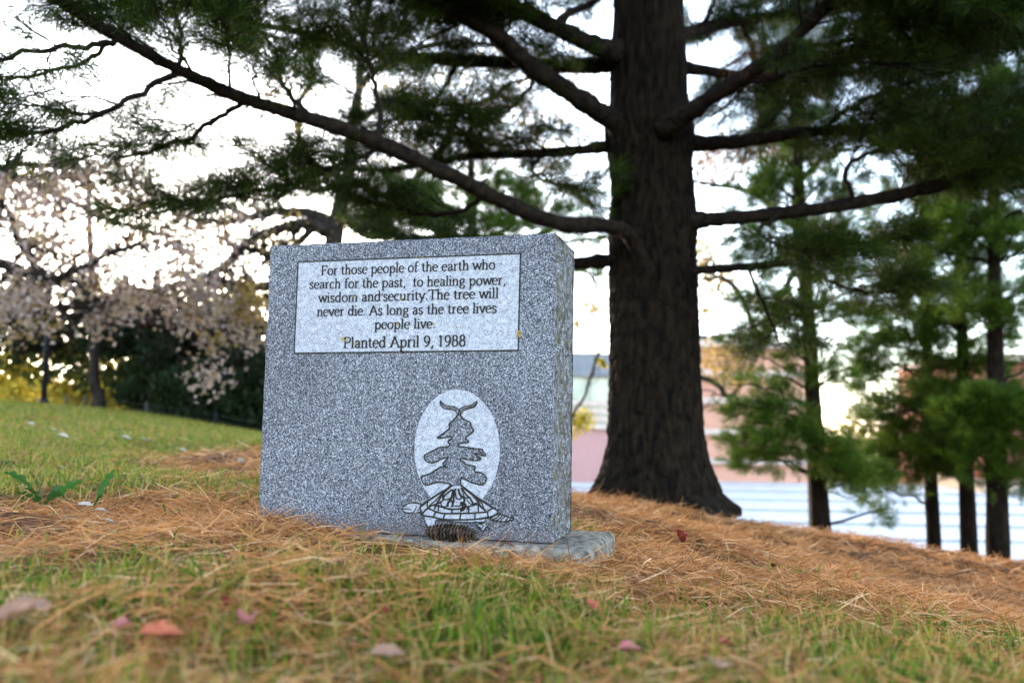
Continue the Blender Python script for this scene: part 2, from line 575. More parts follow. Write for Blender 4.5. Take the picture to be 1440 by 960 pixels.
stone = thing('memorial_stone', 'speckled grey granite memorial stone inscribed with a planting dedication', 'memorial stone', tuple(CEN), YAW)


def grid_face(mb, o, du, dv, nu, nv, disp=None, mi=0):
    uu, vv = np.meshgrid(np.linspace(0, 1, nu + 1), np.linspace(0, 1, nv + 1))
    p = o + uu.ravel()[:, None] * du + vv.ravel()[:, None] * dv
    if disp is not None:
        p = p + disp(uu.ravel(), vv.ravel(), p)
    i = np.arange((nu + 1) * (nv + 1)).reshape(nv + 1, nu + 1)
    mb.add(p, np.stack([i[:-1, :-1], i[:-1, 1:], i[1:, 1:], i[1:, :-1]], -1).reshape(-1, 4), mi)


EZ = np.array([0, 0, 1.0])
FL = FR - EU * SW
sb = MB()


def edge_wobble(p):
    return 0


def fdisp(u, v, p):
    # softened, slightly chipped arrises: the face rolls back a few millimetres at its borders
    du_ = np.minimum(u, 1 - u) * SW
    dv_ = (1 - v) * SH
    e = np.minimum(du_, dv_)
    k = np.clip(1 - e / 0.007, 0, 1)
    chip = 0.0025 + 0.005 * np.clip(vnoise(p * 38, 2) - 0.15, 0, 1) + 0.0015 * vnoise(p * 110, 3)
    return (k ** 2 * chip)[:, None] * EB


def sdisp(sign, seed):
    def f(u, v, p):
        k = np.clip(np.minimum(np.minimum(u, 1 - u) * SD, (1 - v) * SH) / 0.02, 0, 1)
        nz = 0.007 * vnoise(p * np.array([22, 22, 14]), seed) + 0.004 * vnoise(p * 60, seed + 1) + 0.002 * vnoise(p * 130, seed + 2)
        chip = -0.003 * (1 - k)
        return (nz * (0.25 + 0.75 * k) * 0.9 + chip)[:, None] * (sign * EU)
    return f


grid_face(sb, FL, EU * SW, EZ * SH, 420, 400, fdisp)
grid_face(sb, FR + EU * 0.0, EB * SD, EZ * SH, 90, 280, sdisp(1, 21), 1)
grid_face(sb, FL + EB * SD, -EB * SD, EZ * SH, 60, 160, sdisp(-1, 31), 1)
grid_face(sb, FR + EB * SD, -EU * SW, EZ * SH, 40, 40, None, 1)
grid_face(sb, FL + EZ * SH, EU * SW, EB * SD, 120, 40, lambda u, v, p: (-0.0015 * np.clip(1 - np.minimum(np.minimum(u, 1 - u) * SW, np.minimum(v, 1 - v) * SD) / 0.005, 0, 1) + 0.001 * vnoise(p * 50, 6) - 0.001)[:, None] * EZ, 1)
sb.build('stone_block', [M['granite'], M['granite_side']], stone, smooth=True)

# light dressed panel and its engraved border
PAN = [(419.9, 368.6), (732.2, 356.6), (728.9, 492.4), (414.2, 496.5)]
pb = MB()
pb.add([on_face(x, y, 0.0012) for x, y in PAN], [[0, 3, 2, 1]])
pb.build('dressed_panel', M['frosted'], stone)


def stroke(mb, pts, wd, lift):
    """a flat ribbon along face points (px pairs already mapped to 2D metres on the face)"""
    p = np.asarray(pts, float)
    keep = np.r_[True, np.linalg.norm(np.diff(p, axis=0), axis=1) > 1e-7]
    p = p[keep]
    if len(p) < 2:
        return
    t = unit(np.gradient(p, axis=0))
    nr = np.stack([-t[:, 1], t[:, 0]], 1)
    wd = np.broadcast_to(np.asarray(wd, float), (len(p),))
    a, c = p + nr * wd[:, None] / 2, p - nr * wd[:, None] / 2
    v = np.stack([a, c], 1).reshape(-1, 2)
    k = np.arange(len(p) - 1) * 2
    w3 = FL + v[:, :1] * EU + v[:, 1:] * EZ - EB * lift
    mb.add(w3, np.stack([k, k + 1, k + 3, k + 2], 1))


def uv(px, py):
    q = on_face(px, py) - FL
    return np.array([q @ EU, q[2]])


LIFT = [0.0022]


def nxt():
    LIFT[0] += 0.0000015
    return LIFT[0]


bb = MB()
for i in range(4):
    a_, b_ = uv(*PAN[i]), uv(*PAN[(i + 1) % 4])
    e = unit(b_ - a_) * 0.0014
    stroke(bb, [a_ - e, b_ + e], 0.0030, nxt())
bb.build('panel_border', M['engraved'], stone)

# ---- lettering: an old-style serif cut as strokes, thick where it runs vertical
X, A_, CP, DS = 0.46, 0.72, 0.70, -0.22
GL = {}


def arc(cx, cy, rx, ry, a0, a1, n=14):
    t = np.radians(np.linspace(a0, a1, n))
    return np.stack([cx + rx * np.cos(t), cy + ry * np.sin(t)], 1)


def cv(*p):
    return spline(np.array(p), 5)


def ln(*p):
    return np.array(p, float)


def ser(x, y, l=0.092, r=0.092):
    return ln((x - l, y), (x + r, y))


def flag(x, y):
    return ln((x - 0.085, y - 0.035), (x, y - 0.005))


def arch(x0, x1):
    return cv((x0, .31), (x0 + .06, .41), (x0 + .15, .46), (x1 - .02, .40), (x1, .30), (x1, .15), (x1, 0))


GL['l'] = ([ln((.1, 0), (.1, A_)), ser(.1, .015), flag(.1, A_)], .22)
GL['i'] = ([ln((.1, 0), (.1, X)), ser(.1, .015), flag(.1, X), ln((.1, .61), (.1, .69))], .22)
GL['t'] = ([cv((.11, .6), (.11, .35), (.11, .12), (.16, .01), (.25, .05)), ln((.0, .44), (.23, .44))], .28)
GL['h'] = ([ln((.1, 0), (.1, A_)), flag(.1, A_), ser(.1, .015), arch(.1, .35), ser(.35, .015)], .47)
GL['n'] = ([ln((.1, 0), (.1, X)), flag(.1, X), ser(.1, .015), arch(.1, .35), ser(.35, .015)], .47)
GL['m'] = ([ln((.1, 0), (.1, X)), flag(.1, X), ser(.1, .015), arch(.1, .34), ser(.34, .015), arch(.34, .58), ser(.58, .015)], .70)
GL['r'] = ([ln((.1, 0), (.1, X)), flag(.1, X), ser(.1, .015), cv((.1, .31), (.16, .41), (.23, .45), (.29, .43))], .33)
GL['u'] = ([cv((.1, X), (.1, .28), (.11, .1), (.19, .015), (.28, .05), (.34, .14)), flag(.1, X), ln((.35, X), (.35, 0)), flag(.35, X), ser(.39, .015, .03, .05)], .47)
GL['d'] = ([arc(.2, .23, .15, .225, 0, 360, 24), ln((.35, A_), (.35, 0)), flag(.35, A_), ser(.39, .015, .03, .05)], .47)
GL['p'] = ([ln((.1, X), (.1, DS)), flag(.1, X), ser(.1, DS), arc(.25, .23, .15, .225, 0, 360, 24)], .47)
GL['e'] = ([arc(.2, .23, .16, .23, 5, 318, 22), ln((.06, .26), (.355, .26))], .40)
GL['o'] = ([arc(.22, .23, .17, .23, 0, 360, 26)], .45)
GL['a'] = ([cv((.07, .36), (.15, .45), (.25, .44), (.3, .34), (.3, .18), (.31, .06), (.38, .02)), cv((.3, .27), (.16, .23), (.07, .12), (.13, .01), (.22, .03), (.3, .11))], .41)
GL['s'] = ([cv((.28, .36), (.22, .45), (.12, .45), (.065, .36), (.12, .27), (.23, .19), (.28, .10), (.21, .005), (.11, .01), (.05, .10))], .35)
GL['c'] = ([arc(.21, .23, .16, .23, 42, 318, 20)], .38)
GL['f'] = ([cv((.31, .66), (.24, .72), (.15, .67), (.12, .55), (.12, .3), (.12, 0)), ln((.02, .44), (.26, .44)), ser(.12, .015)], .29)
GL['g'] = ([arc(.2, .31, .125, .15, 0, 360, 22), ln((.29, .42), (.39, .45)), cv((.13, .18), (.08, .10), (.15, .04), (.3, .02), (.36, -.07), (.29, -.19), (.15, -.2), (.06, -.13), (.1, -.02), (.16, .03))], .42)
GL['w'] = ([ln((.03, X), (.17, 0)), ln((.17, 0), (.3, X)), ln((.3, X), (.44, 0)), ln((.44, 0), (.57, X)), ser(.04, X - .01), ser(.30, X - .01, .05, .05), ser(.56, X - .01)], .60)
GL['v'] = ([ln((.04, X), (.2, 0)), ln((.2, 0), (.36, X)), ser(.04, X - .01), ser(.36, X - .01)], .41)
GL['y'] = ([ln((.04, X), (.21, .02)), cv((.38, X), (.21, .02), (.14, -.16), (.04, -.2)), ser(.04, X - .01), ser(.38, X - .01)], .42)
GL['F'] = ([ln((.13, 0), (.13, CP)), ser(.13, .015), ser(.13, CP - .015), ln((.13, CP - .015), (.45, CP - .015)), ln((.45, CP), (.45, .57)), ln((.13, .37), (.33, .37)), ln((.33, .43), (.33, .31))], .50)
GL['T'] = ([ln((.28, 0), (.28, CP)), ser(.28, .015), ln((.03, CP - .015), (.53, CP - .015)), ln((.04, CP), (.04, .58)), ln((.52, CP), (.52, .58))], .55)
GL['A'] = ([ln((.05, 0), (.29, CP)), ln((.27, CP), (.55, 0)), ln((.13, .24), (.45, .24)), ser(.05, .015), ser(.55, .015)], .60)
GL['P'] = ([ln((.13, 0), (.13, CP)), ser(.13, .015), ser(.13, CP - .015), cv((.13, CP - .015), (.32, CP - .02), (.44, .62), (.46, .5), (.38, .37), (.13, .33))], .52)
GL['9'] = ([arc(.21, .47, .15, .21, 0, 360, 24), cv((.36, .47), (.34, .24), (.24, .07), (.09, .01))], .44)
GL['1'] = ([ln((.18, 0), (.18, CP)), ln((.06, .6), (.18, CP - .01)), ser(.18, .015)], .38)
GL['8'] = ([arc(.21, .53, .125, .16, 0, 360, 22), arc(.21, .185, .155, .185, 0, 360, 24)], .44)
GL[','] = ([cv((.08, .06), (.11, .02), (.09, -.06), (.04, -.12))], .2)
GL['.'] = ([ln((.09, 0), (.09, .085))], .2)
GL["'"] = ([ln((.07, .5), (.06, .4))], .13)
LINES = [("For those people of the earth who", (451.5, 387), (697, 378.6), 13.2),
         ("search for the past,  to healing power,", (435.5, 406.2), (712, 400.2), 13.2),
         ("wisdom and'security.The tree will", (448.5, 425.3), (702, 419), 13.4),
         ("never die. As long as the tree lives", (446, 444.6), (699.5, 439.6), 13.4),
         ("people live.", (527, 462.6), (613, 461.4), 13.6),
         ("Planted April 9, 1988", (483, 489.4), (656, 486.6), 15.2)]
tb = MB()
for txt, a_, b_, cap in LINES:
    p0, p1 = uv(*a_), uv(*b_)
    sc = (uv(a_[0], a_[1] - cap) - p0)[1] / CP
    adv = sum((GL[ch][1] if ch != ' ' else 0.24) for ch in txt)
    xs = np.linalg.norm(p1 - p0) / adv
    dr = unit(p1 - p0)
    up = np.array([-dr[1], dr[0]])
    x = 0.0
    for ch in txt:
        if ch == ' ':
            x += 0.24
            continue
        for st in GL[ch][0]:
            st = np.asarray(st)
            q = p0 + (x + st[:, :1]) * xs * dr + st[:, 1:] * sc * up
            tg = unit(np.gradient(q, axis=0))
            wd = sc * (0.058 + 0.052 * np.abs(tg[:, 1]))
            stroke(tb, q, wd, nxt())
        x += GL[ch][1]
tb.build('lettering', M['engraved'], stone)

# ---- emblem: oval ground, pine tree and turtle
def z1(*pts):
    return [(560 + x / 8, 540 + y / 8) for x, y in pts]


def z2(*pts):
    return [(555 + x / 8, 650 + y / 8) for x, y in pts]


def closed(pts, per=4):
    p = np.array(pts + [pts[0]])
    return spline(p, per)[:-1]


def fill(mb, pts, lift):
    """flat filled outline on the face (pts in px)"""
    v = np.array([on_face(x, y, lift) for x, y in pts])
    from mathutils.geometry import tessellate_polygon
    l2 = [Vector((*uv(x, y), 0)) for x, y in pts]
    tri = tessellate_polygon([l2])
    t = np.array(tri)
    a_, b_, c_ = (np.array([list(l2[i])[:2] for i in t[:, k]]) for k in range(3))
    cr = (b_[:, 0] - a_[:, 0]) * (c_[:, 1] - a_[:, 1]) - (b_[:, 1] - a_[:, 1]) * (c_[:, 0] - a_[:, 0])
    t[cr < 0] = t[cr < 0][:, ::-1]
    mb.add(v, t)


def line(mb, pts, wpx=1.5, per=4, curve=True):
    p = spline(np.array(pts, float), per) if curve and len(pts) > 2 else np.array(pts, float)
    stroke(mb, [uv(x, y) for x, y in p], wpx * 0.0021, nxt())


ov = MB()
fill(ov, [(643 + 60.0 * math.cos(t), 632 + 84.5 * math.sin(t)) for t in np.linspace(0, 2 * math.pi, 73)[:-1]], 0.0009)
ov.build('oval_ground', M['frosted'], stone)
left = z1((672, 340), (640, 385), (600, 425), (575, 450), (580, 490), (540, 530), (490, 565), (443, 600), (470, 607), (530, 598), (590, 590), (607, 605), (585, 625), (562, 640), (575, 665), (585, 685), (560, 700), (480, 708), (440, 720), (400, 745), (330, 780), (298, 800), (300, 835), (330, 870), (390, 882), (440, 865), (500, 835), (565, 828), (540, 855), (508, 885), (515, 910), (545, 920)) \
    + z2((520, 50), (460, 85), (400, 125), (330, 145), (300, 160), (310, 200), (335, 245), (380, 250), (440, 230), (520, 220), (600, 232), (638, 245), (630, 275), (600, 300))
right = z1((702, 335), (720, 370), (760, 405), (810, 425), (822, 460), (830, 485), (853, 515), (840, 540), (800, 570), (765, 600), (775, 620), (797, 640), (780, 655), (710, 660), (690, 675), (690, 700), (750, 705), (860, 722), (945, 730), (960, 755), (990, 795), (970, 805), (920, 790), (875, 782), (890, 805), (930, 825), (920, 850), (870, 857), (800, 847), (720, 835), (700, 850), (740, 870), (770, 900), (850, 915)) \
    + z2((910, 55), (905, 100), (950, 105), (1000, 125), (1032, 165), (1030, 210), (990, 250), (930, 240), (860, 220), (800, 190), (752, 180), (750, 240), (772, 270), (800, 295))
ls_, rs_ = spline(np.array(left), 3), spline(np.array(right), 3)
tr = MB()
fill(tr, [tuple(q) for q in ls_] + [tuple(q) for q in rs_[::-1]], 0.0014)
hornL = z1((480, 185), (475, 215), (495, 250), (530, 275), (600, 282), (645, 295), (672, 335), (702, 335), (690, 292), (660, 266), (620, 250), (560, 243), (510, 222))
hornR = z1((893, 188), (885, 225), (850, 260), (790, 272), (740, 297), (704, 335), (680, 335), (692, 290), (720, 262), (770, 245), (830, 235), (866, 205))
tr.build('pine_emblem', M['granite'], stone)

tu = MB()
shell = z2((290, 500), (380, 430), (500, 350), (610, 290), (700, 262), (790, 290), (850, 330), (930, 390), (1050, 470), (1165, 550), (1130, 590), (1060, 615), (900, 640), (720, 645), (550, 640), (430, 612), (325, 590), (300, 550))
head = z2((90, 520), (120, 482), (180, 452), (250, 455), (310, 468), (288, 505), (312, 560), (260, 553), (210, 562), (140, 562), (100, 545))
tail = z2((1075, 630), (1120, 600), (1190, 575), (1250, 600), (1300, 618), (1345, 630), (1280, 655), (1200, 662), (1120, 655))
leg_front = z2((335, 600), (340, 650), (370, 710), (400, 735), (480, 725), (462, 670), (480, 645), (550, 640), (430, 612))
leg_back = z2((905, 665), (940, 700), (970, 740), (1000, 762), (1035, 730), (1020, 690), (1030, 650), (960, 655))
under = z2((500, 632), (620, 645), (760, 650), (900, 642), (1020, 640), (1020, 665), (900, 668), (740, 664), (600, 655))
for i, sh in enumerate((shell, head, tail, leg_front, leg_back, under)):
    fill(tu, [tuple(q) for q in closed(sh, 3)], 0.00165 + i * 0.00003)
tu.build('turtle_emblem', M['frosted'], stone)

el = MB()
line(el, left, 1.5, 3)
line(el, right, 1.5, 3)
for h in (hornL, hornR):
    line(el, h + [h[0]], 1.25, 3)
line(el, z1((482, 200), (515, 245), (560, 262), (630, 268), (675, 300)), 0.9)
line(el, z1((888, 205), (850, 245), (790, 258), (735, 278), (700, 310)), 0.9)
line(el, z2((290, 500), (380, 430), (500, 350), (600, 290), (640, 250)), 2.2)
line(el, z2((770, 270), (850, 330), (930, 390), (1050, 470), (1110, 508)), 2.2)
line(el, z2((290, 500), (300, 550), (325, 590), (440, 612), (550, 636), (720, 642), (900, 637), (1058, 614)), 1.9)
line(el, z2((310, 590), (340, 545), (380, 515), (470, 552), (560, 570), (750, 570), (910, 565), (1050, 552)), 1.9)
line(el, z2((380, 510), (430, 480), (500, 488), (570, 510), (700, 522), (850, 488), (945, 464)), 1.7)
for p in ([(460, 560), (440, 610)], [(572, 575), (548, 636)], [(750, 570), (735, 640)], [(910, 568), (905, 636)], [(1045, 545), (1058, 614)],
          [(500, 470), (495, 548)], [(650, 520), (645, 566)], [(840, 490), (835, 566)], [(945, 464), (945, 555)], [(380, 430), (368, 490), (385, 518)],
          [(1050, 545), (1115, 508)]):
    line(el, z2(*p), 1.7, curve=False)
line(el, z2((1110, 508), (1165, 550), (1130, 590), (1058, 614)), 1.6)
# roots of the tree growing over the shell
for p, w_ in ([(640, 255), (560, 340), (500, 420), (460, 500), (455, 525)], 2.0), ([(650, 300), (570, 370), (530, 440), (400, 490)], 1.8), \
        ([(665, 300), (640, 400), (605, 455), (600, 495)], 2.6), ([(690, 290), (670, 380), (665, 440), (645, 500)], 2.2), \
        ([(720, 290), (740, 360), (790, 410), (770, 470), (765, 540)], 2.4), ([(750, 280), (800, 350), (850, 400), (885, 455)], 2.2), \
        ([(770, 275), (860, 345), (930, 420), (970, 490), (1030, 540)], 2.4), ([(930, 400), (985, 460), (1010, 520)], 1.5), ([(600, 300), (540, 345), (470, 420), (385, 490)], 1.4), \
        ([(560, 340), (545, 400), (570, 415), (630, 400), (660, 340)], 1.6), ([(690, 340), (700, 400), (750, 405), (740, 350)], 1.6), ([(770, 340), (790, 385), (830, 400), (800, 345)], 1.4), \
        ([(510, 430), (540, 490), (600, 490)], 1.4), ([(660, 480), (720, 490), (760, 470)], 1.4), ([(820, 420), (860, 465), (930, 450)], 1.4), ([(740, 450), (800, 470), (780, 520), (740, 540)], 3.2), \
        ([(600, 440), (640, 430), (660, 470)], 2.2), ([(760, 330), (780, 300)], 2.0), ([(575, 515), (640, 530), (730, 520)], 1.0), ([(830, 500), (815, 530)], 1.4):
    line(el, z2(*p), w_)
line(el, head_ := z2((310, 468), (250, 455), (180, 452), (120, 482), (90, 520), (100, 545), (140, 562), (210, 562)), 1.4)
line(el, z2((98, 524), (140, 520), (195, 530)), 1.2)
line(el, z2((310, 468), (288, 505), (312, 560), (262, 552)), 1.6)
line(el, z2((255, 490), (235, 525), (215, 560)), 1.1)
line(el, z2((285, 515), (262, 535)), 1.2)
line(el, z2((1075, 632), (1120, 600), (1190, 575), (1250, 600), (1345, 630), (1280, 657), (1200, 662), (1080, 640)), 1.6)
for p in ([(1190, 578), (1160, 615), (1100, 640)], [(1215, 585), (1190, 625), (1140, 655)], [(1250, 600), (1215, 630), (1190, 660)], [(1285, 612), (1250, 655)], [(1312, 622), (1290, 652)]):
    line(el, z2(*p), 1.5)
line(el, z2((335, 600), (338, 650), (368, 708), (395, 735)), 1.4)
line(el, z2((480, 725), (460, 670), (482, 646), (550, 640)), 1.1)
line(el, z2((505, 640), (620, 658), (740, 668), (900, 672), (1010, 668)), 1.4)
line(el, z2((905, 665), (945, 672), (1000, 680), (1030, 650)), 1.6)
line(el, z2((915, 690), (945, 730), (990, 762), (1010, 760), (1040, 720), (1075, 755)), 1.6)
line(el, z2((935, 690), (970, 690), (1000, 710), (985, 735), (950, 720)), 1.2)
el.build('emblem_outline', M['engraved'], stone)

for px, py, r in ((729.5, 469, 3.2), (731, 466, 2.0), (731, 473, 1.8), (483, 476, 2.3), (487, 479, 1.8), (501, 483, 1.6), (559, 456, 1.5), (566, 420, 1.5), (607, 375, 1.3), (643, 460, 1.1), (648, 460, 0.9), (610, 455, 1.3),
                  (594, 362, 1.1), (586, 362.5, 0.9), (562, 495, 1.0), (640, 395, 1.1), (497, 417, 1.3), (548, 482, 1.0), (489, 384, 1.2), (553, 378, 1.2)):
    pts = [(px + r * (0.75 + 0.4 * random.random()) * math.cos(t), py + r * (0.75 + 0.4 * random.random()) * math.sin(t)) for t in np.linspace(0, 2 * math.pi, 10)[:-1]]
    li = MB()
    fill(li, pts, nxt() + 0.0006)
    li.build('lichen_spot', M['lichen'], stone)

# ------------------------------------------------------------------ concrete slab under the stone
sl_c = FR - EU * SW / 2 + EB * SD / 2
slab = MB()
SX0, SX1, SY0, SY1 = -SW - 0.09, 0.097, -0.055, SD + 0.07


def slabpt(u, v, t):
    return FR + EU * u + EB * v + EZ * t


nu, nv = 300, 130
uu, vv = np.meshgrid(np.linspace(SX0, SX1, nu), np.linspace(SY0, SY1, nv))
eu = np.minimum(uu - SX0, SX1 - uu)
ev = np.minimum(vv - SY0, SY1 - vv)
e = np.minimum(eu, ev)
pp = FR + uu.ravel()[:, None] * EU + vv.ravel()[:, None] * EB
zz = -0.003 - 0.009 * np.clip(1 - e.ravel() / 0.012, 0, 1) ** 2.0 + (0.0012 * vnoise(pp * 40, 3) + 0.0010 * vnoise(pp * 110, 4)) * sstep(0, .01, e.ravel())
inset = 0.0022 * vnoise(pp * 14, 9)
pp[:, 2] = zz
i = np.arange(nu * nv).reshape(nv, nu)
slab.add(pp, np.stack([i[:-1, :-1], i[:-1, 1:], i[1:, 1:], i[1:, :-1]], -1).reshape(-1, 4))
ring = np.concatenate([i[0, :], i[1:, -1], i[-1, -2::-1], i[-2:0:-1, 0]])
k = np.arange(len(ring))
NR = len(ring)
mid_ = pp.mean(0) * np.array([1, 1, 0])
rows = []
for r_i, zl in enumerate(np.r_[0, np.linspace(0.004, 0.06, 12), 0.16]):
    rw = pp[ring].copy()
    rw[:, 2] -= zl
    out_ = unit((rw - mid_) * np.array([1, 1, 0]))
    if r_i:
        rw = rw + out_ * (0.003 * (1 - math.exp(-zl / 0.004)) + 0.0022 * vnoise(rw * 55, 16) + 0.0016 * vnoise(rw * 130, 17))[:, None]
    rows.append(rw)
slab.add(np.concatenate(rows), np.concatenate([np.stack([k + r_i * NR, k + (r_i + 1) * NR, (k + 1) % NR + (r_i + 1) * NR, (k + 1) % NR + r_i * NR], 1) for r_i in range(len(rows) - 1)]))
tag(slab.build('concrete_slab', M['concrete'], smooth=True, loc=tuple(FR), rotz=YAW), 'weathered concrete slab under the granite stone with one worn corner bare', 'slab')


# ------------------------------------------------------------------ fallen needles and grass (uncountable)
def blades(mb, x, y, z, ln_, wd, yaw, pitch, bend, roll):
    """strips of two quads: needle or blade starting at x,y,z"""
    n_ = len(x)
    h = np.stack([np.cos(yaw), np.sin(yaw), 0 * yaw], 1)
    upv = np.array([0, 0, 1.0])
    d0 = h * np.cos(pitch)[:, None] + upv * np.sin(pitch)[:, None]
    p2_ = pitch - bend
    d1 = h * np.cos(p2_)[:, None] + upv * np.sin(p2_)[:, None]
    side = np.stack([-np.sin(yaw), np.cos(yaw), 0 * yaw], 1)
    nrm = np.cross(d0, side)
    wv = side * np.cos(roll)[:, None] + nrm * np.sin(roll)[:, None]
    a = np.stack([x, y, z], 1)
    b_ = a + d0 * (ln_ * 0.5)[:, None]
    c = b_ + d1 * (ln_ * 0.5)[:, None]
    w2 = (wd / 2)[:, None] * wv
    v = np.stack([a - w2, a + w2, b_ - w2 * 0.9, b_ + w2 * 0.9, c], 1).reshape(-1, 3)
    k = np.arange(n_)[:, None] * 5
    mb.add(v, np.concatenate([k + 0, k + 1, k + 3, k + 2], 1))
    mb.add(np.zeros((0, 3)), np.zeros((0, 3), int))
    t3 = np.concatenate([k + 2, k + 3, k + 4], 1) - 0
    mb.f.append(t3 + mb.n - len(v))
    mb.mi.append(np.zeros(len(t3)))


def wedge(nn, d0, d1, spread=0.86, power=1.0):
    """random ground points in a fan in front of the camera, wider than its view"""
    u = rng.random(nn)
    d = d0 + (d1 - d0) * u ** power
    return (rng.random(nn) * 2 - 1) * spread * d + 0.0, d


def outside_stone(x, y, mrg=0.0):
    lx = (x - FR[0]) * EU[0] + (y - FR[1]) * EU[1]
    ly = (x - FR[0]) * EB[0] + (y - FR[1]) * EB[1]
    return ~((lx > -SW - mrg) & (lx < mrg) & (ly > -mrg) & (ly < SD + mrg)), lx, ly


def off_slab(x, y):
    ok, lx, ly = outside_stone(x, y, 0.004)
    # the right part of the slab lies bare, its left part is buried
    bare = (lx > -0.20 + 0.05 * vnoise(np.stack([x * 30, y * 30, 0 * x], 1), 14)) & (lx < SX1) & (ly > SY0) & (ly < SY1)
    return ok & (~bare | (rng.random(len(x)) < 0.02))


def off_trunk(x, y):
    return np.hypot(x - 1.0, y - 5.75) > 0.40


pl = MB()
for nn, d0, d1, wd, lnm in ((75000, 0.45, 2.6, 0.0013, 0.085), (115000, 1.6, 4.2, 0.0018, 0.09), (125000, 3.6, 9.0, 0.0030, 0.105)):
    x, y = wedge(nn, d0, d1, 0.9, 0.8)
    lw = lawn_mask(x, y)
    keep = off_slab(x, y) & off_trunk(x, y) & (rng.random(nn) > lw * 0.86) & (rng.random(nn) > fore_mask(x, y) * 0.34)
    x, y = x[keep], y[keep]
    k = len(x)
    q = np.stack([x, y, 0 * x], 1)
    kp = rng.random(k) < 0.62 + 0.75 * vnoise(q * 4.3, 91) + 0.45 * vnoise(q * 12, 92)
    x, y, q = x[kp], y[kp], q[kp]
    k = len(x)
    clump = np.clip(vnoise(q * 3.1) * 0.8 + vnoise(q * 9, 7) * 0.5, 0, 1)
    z = gz(x, y) + rng.random(k) * (0.008 + 0.03 * clump + 0.022 * fore_mask(x, y))
    blades(pl, x, y, z, lnm * (0.65 + 0.6 * rng.random(k)), wd * (0.7 + 0.7 * rng.random(k)), rng.random(k) * 6.283,
           np.radians(rng.normal(4, 13, k) + clump * rng.normal(5, 14, k)), np.radians(rng.normal(8, 14, k)), rng.random(k) * 3.14)
tag(pl.build('fallen_pine_needles', M['litter']), kind='stuff')

gr = MB()
for nn, d0, d1, wd, hm in ((32000, 0.42, 1.5, 0.0032, 0.056), (42000, 1.1, 3.2, 0.0036, 0.054)):
    x, y = wedge(nn, d0, d1, 0.9, 0.9)
    q = np.stack([x, y, 0 * x], 1)
    den = np.clip(0.72 + 0.85 * vnoise(q * 3.3, 17) + 0.5 * vnoise(q * 11, 18), 0.04, 1)
    keep = off_slab(x, y) & (rng.random(nn) < den * (fore_mask(x, y) * 0.98 + 0.015))
    x, y = x[keep], y[keep]
    k = len(x)
    blades(gr, x, y, gz(x, y) - 0.004, hm * (0.5 + 0.9 * rng.random(k) ** 1.3), wd * (0.7 + 0.6 * rng.random(k)), rng.random(k) * 6.283,
           np.radians(np.clip(rng.normal(50, 26, k), 2, 95)), np.radians(rng.normal(38, 24, k)), rng.normal(0, 0.5, k))
tag(gr.build('grass', M['grass']), kind='stuff')

lw = MB()
for nn, d0, d1, wd, hm in ((95000, 2.4, 6.5, 0.0050, 0.05), (90000, 5.5, 17.0, 0.011, 0.06)):
    x, y = wedge(nn, d0, d1, 0.8, 0.9)
    keep = (rng.random(nn) < lawn_mask(x, y)) & (x < 2.0) & (x > -0.85 * y - 0.3)
    x, y = x[keep], y[keep]
    k = len(x)
    blades(lw, x, y, gz(x, y) - 0.005, hm * (0.5 + 0.8 * rng.random(k)), wd * (0.7 + 0.6 * rng.random(k)), rng.random(k) * 6.283,
           np.radians(np.clip(rng.normal(60, 20, k), 10, 95)), np.radians(rng.normal(30, 18, k)), rng.normal(0, 0.6, k))
tag(lw.build('lawn_grass', M['lawn']), kind='stuff')


# ------------------------------------------------------------------ conifer foliage
def tufts(mb, pos, dirs, n_per=42, length=0.095, wd=0.0022, spread=(18, 72), stem=0.11):
    """brush-like ends of pine twigs: needles all round a short twig"""
    pos, dirs = np.asarray(pos, float), unit(np.asarray(dirs, float))
    k = len(pos)
    if k == 0:
        return
    T = np.repeat(dirs, n_per, 0)
    n_ = len(T)
    r = rng.normal(size=(n_, 3))
    side = unit(r - (r * T).sum(1, keepdims=True) * T)
    s = rng.random(n_)
    th = np.radians(spread[0] + (spread[1] - spread[0]) * (1 - s * 0.6) * rng.random(n_) ** 0.7)
    d = T * np.cos(th)[:, None] + side * np.sin(th)[:, None]
    d[:, 2] -= 0.10
    a = np.repeat(pos, n_per, 0) + T * (s * stem)[:, None]
    l_ = length * (0.7 + 0.5 * rng.random(n_))
    c = a + unit(d) * l_[:, None]
    wv = unit(np.cross(d, rng.normal(size=(n_, 3)))) * (wd / 2 * (0.8 + 0.5 * rng.random(n_)))[:, None]
    mid = (a + c) / 2
    v = np.stack([a, mid - wv, c, mid + wv], 1).reshape(-1, 3)
    mb.add(v, np.arange(n_ * 4).reshape(-1, 4))


def twig(mb, a, b_, r0, r1, sag=0.0, n=4, wob=0.03, seg=5):
    a, b_ = np.asarray(a, float), np.asarray(b_, float)
    t = np.linspace(0, 1, seg)
    L_ = np.linalg.norm(b_ - a)
    p = a + (b_ - a) * t[:, None] + rng.normal(size=(seg, 3)) * wob * L_ * (np.sin(t * math.pi))[:, None]
    p[:, 2] -= sag * L_ * np.sin(t * math.pi)
    mb.tube(p, r0 + (r1 - r0) * t, n)
    return p


